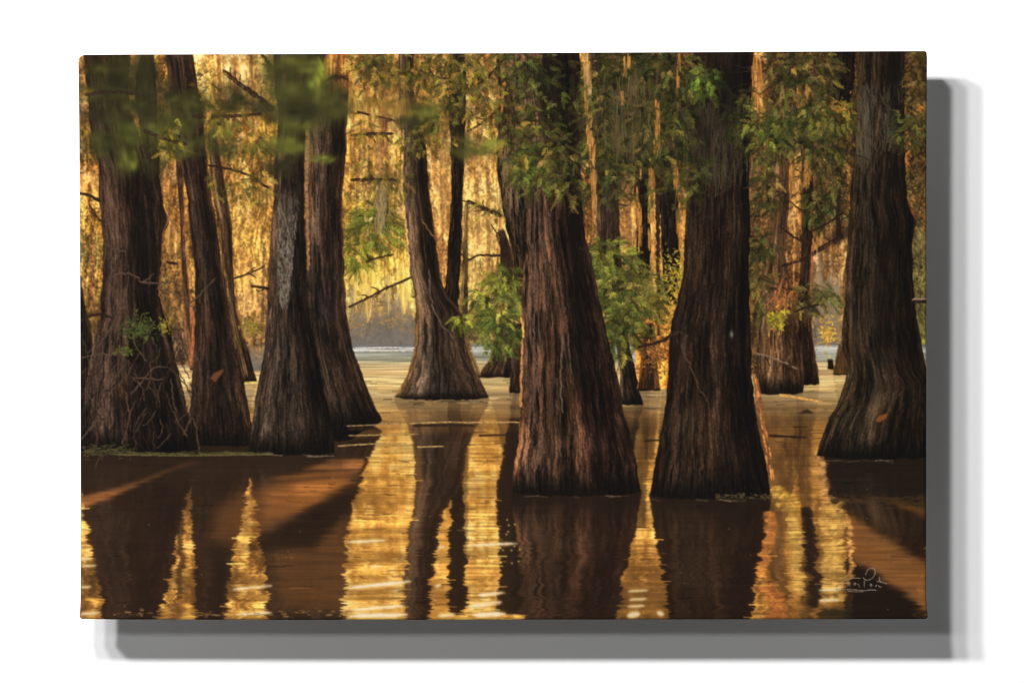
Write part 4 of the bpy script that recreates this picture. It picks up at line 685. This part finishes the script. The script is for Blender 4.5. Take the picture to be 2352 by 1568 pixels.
for (x, y) in ((1850, 945), (1916, 955)): poly(IM, [(x - 16, y + 4), (x - 4, y - 4), (x + 4, y - 6), (x + 18, y + 4)], (40, 36, 28), .9, 1.2)
for (xa, xb, y) in ((1176, 1471, 1137), (1491, 1771, 1146), (1873, 2128, 1056), (906, 1124, 919), (570, 770, 1044)):
    for q in range(7):
        x = RS.uniform(xa, xb - 30); l = RS.uniform(12, 46); path(IM, [(x, y + RS.uniform(-1, 5)), (x + l, y + RS.uniform(0, 6))], 1.8, 1, pick([(96, 80, 62), (70, 58, 46), (120, 104, 84)], 1)[0], .5)
# two dry leaves caught on bark
poly(IM, [(482, 868), (492, 856), (515, 846), (508, 860), (498, 872), (494, 878), (488, 872)], (122, 72, 42), .85, 1.3, I_LEAF); poly(IM, [(2012, 966), (2018, 954), (2040, 948), (2034, 960), (2018, 970)], (146, 80, 40), .85, 1.3, I_LEAF + 1)
# overall: a slight softness, a little print grain and the final tone
IM.c = np.clip(IM.c, 0, 255)
hot = np.clip(IM.c - 110, 0, 145); IM.c = IM.c + (255 - IM.c) / 255 * (.15 * blur(hot, 5) + .17 * blur(hot, 20) * np.array([1.05, .92, .7], np.float32)) - np.array([2.5, 3, 4], np.float32)
IM.c = blur(np.clip(IM.c, 0, 255), .62)
IM.c = IM.c * (1 + (RS.rand(H, W, 1) - .5) * .07)
IM.c = np.clip(IM.c, 6, 252).astype(np.float32)
# signature
SG = lambda px, py: ((2700 + px * .21259) / 1.4886, (1900 + py * .21259) / 1.4886)
for s_, wd in (([(830, 412), (890, 385), (970, 362), (1060, 352), (1130, 356)], 1.9), ([(1180, 345), (1205, 375), (1260, 384), (1330, 345), (1370, 270), (1355, 205), (1300, 192), (1245, 225), (1215, 300)], 2.4), ([(1196, 395), (1194, 440), (1194, 495)], 1.9),
               ([(1440, 330), (1440, 380), (1452, 420)], 2.0), ([(1395, 402), (1460, 408), (1550, 440)], 2.6), ([(740, 530), (900, 534), (1060, 540), (1200, 552), (1290, 540), (1390, 546)], 2.0), ([(930, 560), (1040, 568), (1180, 566)], 1.3),
               ([(742, 496), (760, 462), (776, 488)], 1.9), ([(836, 440), (850, 480), (870, 500)], 1.7), ([(1020, 455), (1040, 424), (1060, 446), (1034, 466)], 2.3), ([(1090, 440), (1108, 470), (1120, 496)], 1.6), ([(1285, 470), (1300, 446), (1318, 466), (1298, 488)], 2.2), ([(1372, 486), (1392, 460), (1384, 488)], 2.2), ([(1420, 470), (1450, 496), (1470, 490)], 1.5), ([(930, 470), (950, 430), (962, 470)], 1.5)):
    path(IM, [SG(*q) for q in s_], wd * .75, wd * .65, (158, 140, 124), .5, I_SIGN)

# ------------------------------------------------------------------ 6. materials
def new_mat(name):
    m = bpy.data.materials.new(name); m.use_nodes = True; nt = m.node_tree; b = nt.nodes['Principled BSDF']; return m, nt, b
mp, nt, b = new_mat('printed_canvas')
at = nt.nodes.new('ShaderNodeAttribute'); at.attribute_name = 'print_colour'
nt.links.new(at.outputs['Color'], b.inputs['Base Color'])
b.inputs['Roughness'].default_value = .75; b.inputs['Specular IOR Level'].default_value = .06
tc = nt.nodes.new('ShaderNodeTexCoord'); w1 = nt.nodes.new('ShaderNodeTexWave'); w2 = nt.nodes.new('ShaderNodeTexWave')
for wv_, ax in ((w1, 'X'), (w2, 'Z')):
    wv_.bands_direction = ax; wv_.inputs['Scale'].default_value = 190; wv_.inputs['Distortion'].default_value = 1.2; wv_.inputs['Detail'].default_value = 1
    nt.links.new(tc.outputs['Object'], wv_.inputs['Vector'])
mx = nt.nodes.new('ShaderNodeMath'); mx.operation = 'ADD'; nt.links.new(w1.outputs['Fac'], mx.inputs[0]); nt.links.new(w2.outputs['Fac'], mx.inputs[1])
bp = nt.nodes.new('ShaderNodeBump'); bp.inputs['Strength'].default_value = .03; bp.inputs['Distance'].default_value = .0006
nt.links.new(mx.outputs[0], bp.inputs['Height']); nt.links.new(bp.outputs['Normal'], b.inputs['Normal'])
mw, nt, b = new_mat('white_wall_paint')
ns = nt.nodes.new('ShaderNodeTexNoise'); ns.inputs['Scale'].default_value = 420; ns.inputs['Detail'].default_value = 3
bp = nt.nodes.new('ShaderNodeBump'); bp.inputs['Strength'].default_value = .02; bp.inputs['Distance'].default_value = .0004
nt.links.new(ns.outputs['Fac'], bp.inputs['Height']); nt.links.new(bp.outputs['Normal'], b.inputs['Normal'])
b.inputs['Base Color'].default_value = (.85, .85, .85, 1); b.inputs['Roughness'].default_value = .9; b.inputs['Specular IOR Level'].default_value = 0
mf, nt, b = new_mat('primed_bar')
ns = nt.nodes.new('ShaderNodeTexNoise'); ns.inputs['Scale'].default_value = 30; cr = nt.nodes.new('ShaderNodeValToRGB')
cr.color_ramp.elements[0].color = (.46, .45, .44, 1); cr.color_ramp.elements[1].color = (.56, .55, .54, 1)
nt.links.new(ns.outputs['Fac'], cr.inputs[0]); nt.links.new(cr.outputs[0], b.inputs['Base Color']); b.inputs['Roughness'].default_value = .7

# ------------------------------------------------------------------ 7. the canvas print
K = 1.34                                                   # light reaching the print per unit of albedo
def to_lin(c):
    c = np.clip(c / 255., 0, 1); l = np.where(c < .04045, c / 12.92, ((c + .055) / 1.055) ** 2.4)
    return np.clip(l / K, 0, .86)
def wx(x): return (x - CX) / Z
def wz(y): return (CY - y) / Z
NX, NY = 1400, 932
u = np.linspace(0, 1, NX + 1); v = np.linspace(0, 1, NY + 1); U, V = np.meshgrid(u, v)
def outline(U, V):
    y = 124 + V * 1297; x = 184 + U * 1945
    xl = np.interp(y, [120, 140, 300, 450, 800, 1200, 1380, 1421], [179.5, 180, 182, 183, 184.5, 185.5, 185, 182.5])
    xr = np.interp(y, [118, 140, 300, 800, 1200, 1380, 1421], [2127, 2128.5, 2127.5, 2127, 2126.5, 2127, 2131])
    yt = np.interp(x, [180, 300, 900, 1500, 2000, 2129], [127, 126, 124, 121, 118.5, 118]); ybm = np.interp(x, [180, 260, 700, 1500, 2129], [1420, 1421.5, 1422.5, 1421.5, 1420.5])
    x = xl + U * (xr - xl); y = yt + V * (ybm - yt)
    # soft corners of the fabric fold
    for (cu, cv, R) in ((0, 0, 15), (1, 0, 6), (0, 1, 7), (1, 1, 8)):
        cx_ = np.where(cu == 0, x - xl, xr - x); cy_ = np.where(cv == 0, y - yt, ybm - y)
        ins = (cx_ < R) & (cy_ < R); dx = R - cx_; dy = R - cy_; mxd = np.maximum(dx, dy); hy = np.hypot(dx, dy) + 1e-6
        f = np.where(ins, mxd / hy, 1); f = np.where(mxd <= 0, 1, f)
        x = np.where(ins, x + (dx - dx * f) * (1 if cu == 0 else -1), x); y = np.where(ins, y + (dy - dy * f) * (1 if cv == 0 else -1), y)
    return x, y
VX, VY = outline(U, V)
dist = np.minimum(np.minimum(U * 1945, (1 - U) * 1945), np.minimum(V * 1297, (1 - V) * 1297))
rr = 6.0; dd = np.clip(rr - dist, 0, rr); drop = rr - np.sqrt(rr * rr - dd * dd)
depth = -(HF - drop / Z)
colv = to_lin(bilin(IM.c, VX, VY)).reshape(-1, 3)
co = np.stack([wx(VX), depth, wz(VY)], -1).reshape(-1, 3)
qi = np.arange(NY * (NX + 1)).reshape(NY, NX + 1)[:, :-1]
QUAD = np.stack([qi, qi + NX + 1, qi + NX + 2, qi + 1], -1)
mid_x = (VX[:-1, :-1] + VX[1:, 1:]) / 2; mid_y = (VY[:-1, :-1] + VY[1:, 1:]) / 2
QID = IM.id[np.clip(((mid_y - Y0) * P).astype(int), 0, H - 1), np.clip(((mid_x - X0) * P).astype(int), 0, W - 1)]

best = np.zeros(QID.shape, np.float32); new = QID.copy()
for i_ in np.unique(QID):
    m_ = np.pad((QID == i_).astype(np.float32), 3); r_ = 7
    for ax in (0, 1):
        cs_ = np.cumsum(np.insert(m_, 0, 0, axis=ax), axis=ax)
        m_ = cs_[r_:] - cs_[:-r_] if ax == 0 else cs_[:, r_:] - cs_[:, :-r_]
    k_ = m_ > best; best = np.where(k_, m_, best); new[k_] = i_
QID = np.where(np.isin(QID, [I_SIGN, I_LEAF, I_LEAF + 1]) | ((QID >= I_BRANCH) & (QID < I_MOSS)), QID, new)

org = np.array([0., 0., wz(1421)])
root = bpy.data.objects.new('canvas_print', None); C.objects.link(root); root.location = org
root['label'] = 'stretched canvas print of a golden cypress swamp hanging on the white wall'; root['category'] = 'canvas print'
def mesh_from(name, verts, faces, cols, mat, parent, label=None):
    me = bpy.data.meshes.new(name); nf = len(faces)
    me.vertices.add(len(verts)); me.vertices.foreach_set('co', (verts - org).astype(np.float32).ravel())
    me.loops.add(nf * 4); me.loops.foreach_set('vertex_index', faces.astype(np.int32).ravel())
    me.polygons.add(nf); me.polygons.foreach_set('loop_start', np.arange(0, nf * 4, 4, dtype=np.int32)); me.polygons.foreach_set('loop_total', np.full(nf, 4, np.int32))
    me.update(calc_edges=True)
    if cols is not None:
        a = me.color_attributes.new('print_colour', 'FLOAT_COLOR', 'POINT'); a.data.foreach_set('color', np.c_[cols, np.ones(len(cols))].astype(np.float32).ravel())
    me.materials.append(mat); o = bpy.data.objects.new(name, me); C.objects.link(o); o.parent = parent
    if label: o['label'] = label
    return o
def piece(idents, name, parent=root, label=None):
    q = QUAD[np.isin(QID, idents)]
    if len(q) < 12: return None
    used, inv = np.unique(q.ravel(), return_inverse=True)
    return mesh_from(name, co[used], inv.reshape(-1, 4), colv[used], mp, parent, label)
LAB = {'far_left_edge': 'printed dark trunk cut off by the left edge of the picture', 'leaning_thin_sunlit': 'printed thin leaning trunk with an orange sunlit edge', 'slim_behind': 'printed slim trunk standing behind the straight dark one', 'ivy_behind': 'printed dark trunk behind the vine covered one',
       'ivy_wrapped': 'printed broad trunk wrapped in vines at the left', 'dark_straight': 'printed straight dark trunk with a dry leaf on its foot', 'pair_right': 'printed right trunk of the close pair left of centre', 'moss_hung': 'printed trunk with a long tuft of grey moss', 'far_twin_stem': 'printed thin stem right behind the forked trunk',
       'forked_right_limb': 'printed right limb of the forked trunk', 'forked': 'printed forked trunk with a flared foot in mid picture', 'distant': 'printed small distant trunk behind the green spray', 'distant_small': 'printed narrow distant trunk beside the broad fluted one', 'pale_behind': 'printed pale trunk along the left side of the broad fluted one',
       'shaded_mid': 'printed shaded trunk behind the green spray right of centre', 'brown_slim': 'printed slim brown trunk between the two largest trunks', 'grey_slim': 'printed slim grey trunk just left of the tall twisted one', 'orange_base': 'printed orange lit foot of a distant trunk', 'burr_left': 'printed background trunk with an orange burr',
       'burr_right': 'printed dark background trunk beside the orange burr', 'stump': 'printed tiny stump in the far water', 'small_far_right': 'printed small trunk foot next to the right hand trunk', 'hanging_dead': 'printed broken dead trunk hanging at the top right', 'right_edge': 'printed thick trunk at the right edge of the picture',
       'tall_twisted': 'printed tall dark trunk right of centre', 'broad_fluted': 'printed broad fluted trunk, the largest in the picture'}
known = {1, I_WATER, I_SIGN, I_LEAF, I_LEAF + 1, I_WEED, I_WEED + 1}
TO = {}
for k in ORDER:
    if k == 'forked_right_limb': continue
    ids = [IDS[k]] + ([IDS['forked_right_limb']] if k == 'forked' else [])
    known.update(ids); TO[k] = piece(ids, 'tree_trunk', label=LAB[k])
for i in range(18): known.add(I_SPRAY + i); piece([I_SPRAY + i], 'leaf_spray')
known.add(I_BLUR); piece([I_BLUR], 'blurred_foliage')
BP = {0: 'moss_hung', 1: 'moss_hung', 2: 'ivy_wrapped', 3: 'ivy_wrapped', 4: 'moss_hung', 5: 'pair_right', 6: 'forked', 8: 'forked', 9: 'forked', 11: 'pale_behind', 12: 'pale_behind', 13: 'distant', 15: 'broad_fluted', 16: 'broad_fluted', 17: 'tall_twisted', 18: 'tall_twisted', 20: 'tall_twisted', 21: 'right_edge', 22: 'right_edge', 23: 'right_edge', 24: 'burr_left', 25: 'right_edge', 26: 'right_edge', 27: 'ivy_behind', 28: 'moss_hung', 29: 'ivy_wrapped', 30: 'burr_right', 33: 'right_edge', 34: 'moss_hung'}
for i in range(len(B)): known.add(I_BRANCH + i); piece([I_BRANCH + i], 'branch', TO.get(BP.get(i)) or root)
for i in range(3): known.add(I_MOSS + i); piece([I_MOSS + i], 'moss_tuft', TO.get(('moss_hung', 'right_edge', 'tall_twisted')[i]) or root)
piece([I_LEAF], 'dry_leaf', TO['dark_straight']); piece([I_LEAF + 1], 'dry_leaf', TO['right_edge']); piece([I_WEED], 'water_weed'); piece([I_WEED + 1], 'water_weed')
piece([I_SIGN], 'signature', label='white handwritten signature printed in the lower right corner')
piece([I_WATER], 'water'); piece([1] + [i for i in range(0, 200) if i not in known and i != I_WATER], 'moss_curtain')
# wrapped sides: the picture runs on round the fold, mirrored
ring = np.concatenate([np.arange(0, NX + 1), (np.arange(1, NY + 1)) * (NX + 1) + NX, NY * (NX + 1) + np.arange(NX - 1, -1, -1), np.arange(NY - 1, 0, -1) * (NX + 1)])
rx, ry = VX.ravel()[ring], VY.ravel()[ring]; rz = depth.ravel()[ring]; n = len(ring); M = 9
vs, cs = [], []
for i in range(M + 1):
    t = i / M; d_ = t * (HF - HB) * Z
    ex = np.where(rx < 200, rx + d_, np.where(rx > 2110, rx - d_, rx)); ey = np.where(ry < 140, ry + d_, np.where(ry > 1405, ry - d_, ry))
    inset = .8 * t
    vs.append(np.stack([wx(rx + np.sign(CX - rx) * inset), rz * (1 - t) - HB * t, wz(ry + np.sign(CY - ry) * inset)], -1)); cs.append(to_lin(bilin(IM.c, ex, ey)))
j = np.arange(n); j2 = (j + 1) % n
F = np.concatenate([np.stack([i * n + j, i * n + j2, (i + 1) * n + j2, (i + 1) * n + j], -1) for i in range(M)])
mesh_from('wrapped_edge', np.concatenate(vs), F, np.concatenate(cs), mp, root)
# wooden stretcher bars behind the fabric
def box(xa, xb, ya, yb_, za, zb):
    p = np.array([[x, y, z] for x in (xa, xb) for y in (ya, yb_) for z in (za, zb)]); f = np.array([[0, 1, 3, 2], [4, 6, 7, 5], [0, 4, 5, 1], [2, 3, 7, 6], [0, 2, 6, 4], [1, 5, 7, 3]]); return p, f
xa, xb, za, zb, bw = wx(188), wx(2124), wz(1416), wz(131), .04
for (a0, a1, c0, c1) in ((xa, xb, zb - bw, zb), (xa, xb, za, za + bw), (xa, xa + bw, za + bw, zb - bw), (xb - bw, xb, za + bw, zb - bw)):
    p, f = box(a0, a1, -HF + .006, -HB - .0005, c0, c1); mesh_from('stretcher_bar', p, f, None, mf, root)

# ------------------------------------------------------------------ 8. wall, lamps, camera
me = bpy.data.meshes.new('wall'); me.from_pydata([(-3, 0, -2), (3, 0, -2), (3, 0, 2), (-3, 0, 2), (-3, .1, -2), (3, .1, -2), (3, .1, 2), (-3, .1, 2)], [], [(0, 1, 2, 3), (4, 7, 6, 5), (0, 4, 5, 1), (1, 5, 6, 2), (2, 6, 7, 3), (3, 7, 4, 0)])
me.materials.append(mw); wall = bpy.data.objects.new('wall', me); C.objects.link(wall); wall['kind'] = 'structure'
from mathutils import Vector
PXM = 1.4886 * Z                                           # photograph pixels per metre at the canvas
def lamp(name, cx_, cy_, part, size, D, sx=None):
    """soft studio lamp: throws the print's shadow cx_ right and cy_ down (photograph pixels); part = its share of the wall's brightness"""
    L = bpy.data.lights.new(name, 'AREA'); L.shape = 'DISK' if sx is None else 'RECTANGLE'; L.size = size if sx is None else sx
    if sx is not None: L.size_y = size
    f = (D - HF) / HF / PXM
    pos = Vector((-cx_ * f, -D, cy_ * f)); d2 = pos.length_squared; cs_ = D / pos.length
    L.energy = part * math.pi ** 2 * d2 / (.85 * cs_ * (1 if sx is None else cs_))
    o = bpy.data.objects.new(name, L); C.objects.link(o); o.location = pos
    q = (-pos if sx is None else Vector((0, 1, 0))).to_track_quat('-Z', 'Y'); o.rotation_euler = q.to_euler()
DL = 5.5
for shx, part in ((72, .34), (126, .26), (181, .345)): lamp('studio_lamp', shx, 135, part, .36, DL)
lamp('strip_lamp', 115, 42, .12, .3, DL, sx=150 * (DL - HF) / HF / PXM)
w = bpy.data.worlds.new('World'); bpy.context.scene.world = w; w.use_nodes = True
w.node_tree.nodes['Background'].inputs['Color'].default_value = (1, 1, 1, 1); w.node_tree.nodes['Background'].inputs['Strength'].default_value = .10
cam = bpy.data.cameras.new('camera'); cam.lens = 400; cam.sensor_width = 36; cam.clip_end = 200
co_ = bpy.data.objects.new('camera', cam); C.objects.link(co_)
co_.location = (0, -HF - (2351.2 / Z) * 400 / 36, 0); co_.rotation_euler = (math.pi / 2, 0, 0)
sc = bpy.context.scene; sc.camera = co_
sc.view_settings.view_transform = 'Standard'; sc.view_settings.look = 'None'; sc.view_settings.exposure = 0; sc.view_settings.gamma = 1
sc.view_settings.use_curve_mapping = False
sc.cycles.filter_width = 1.2
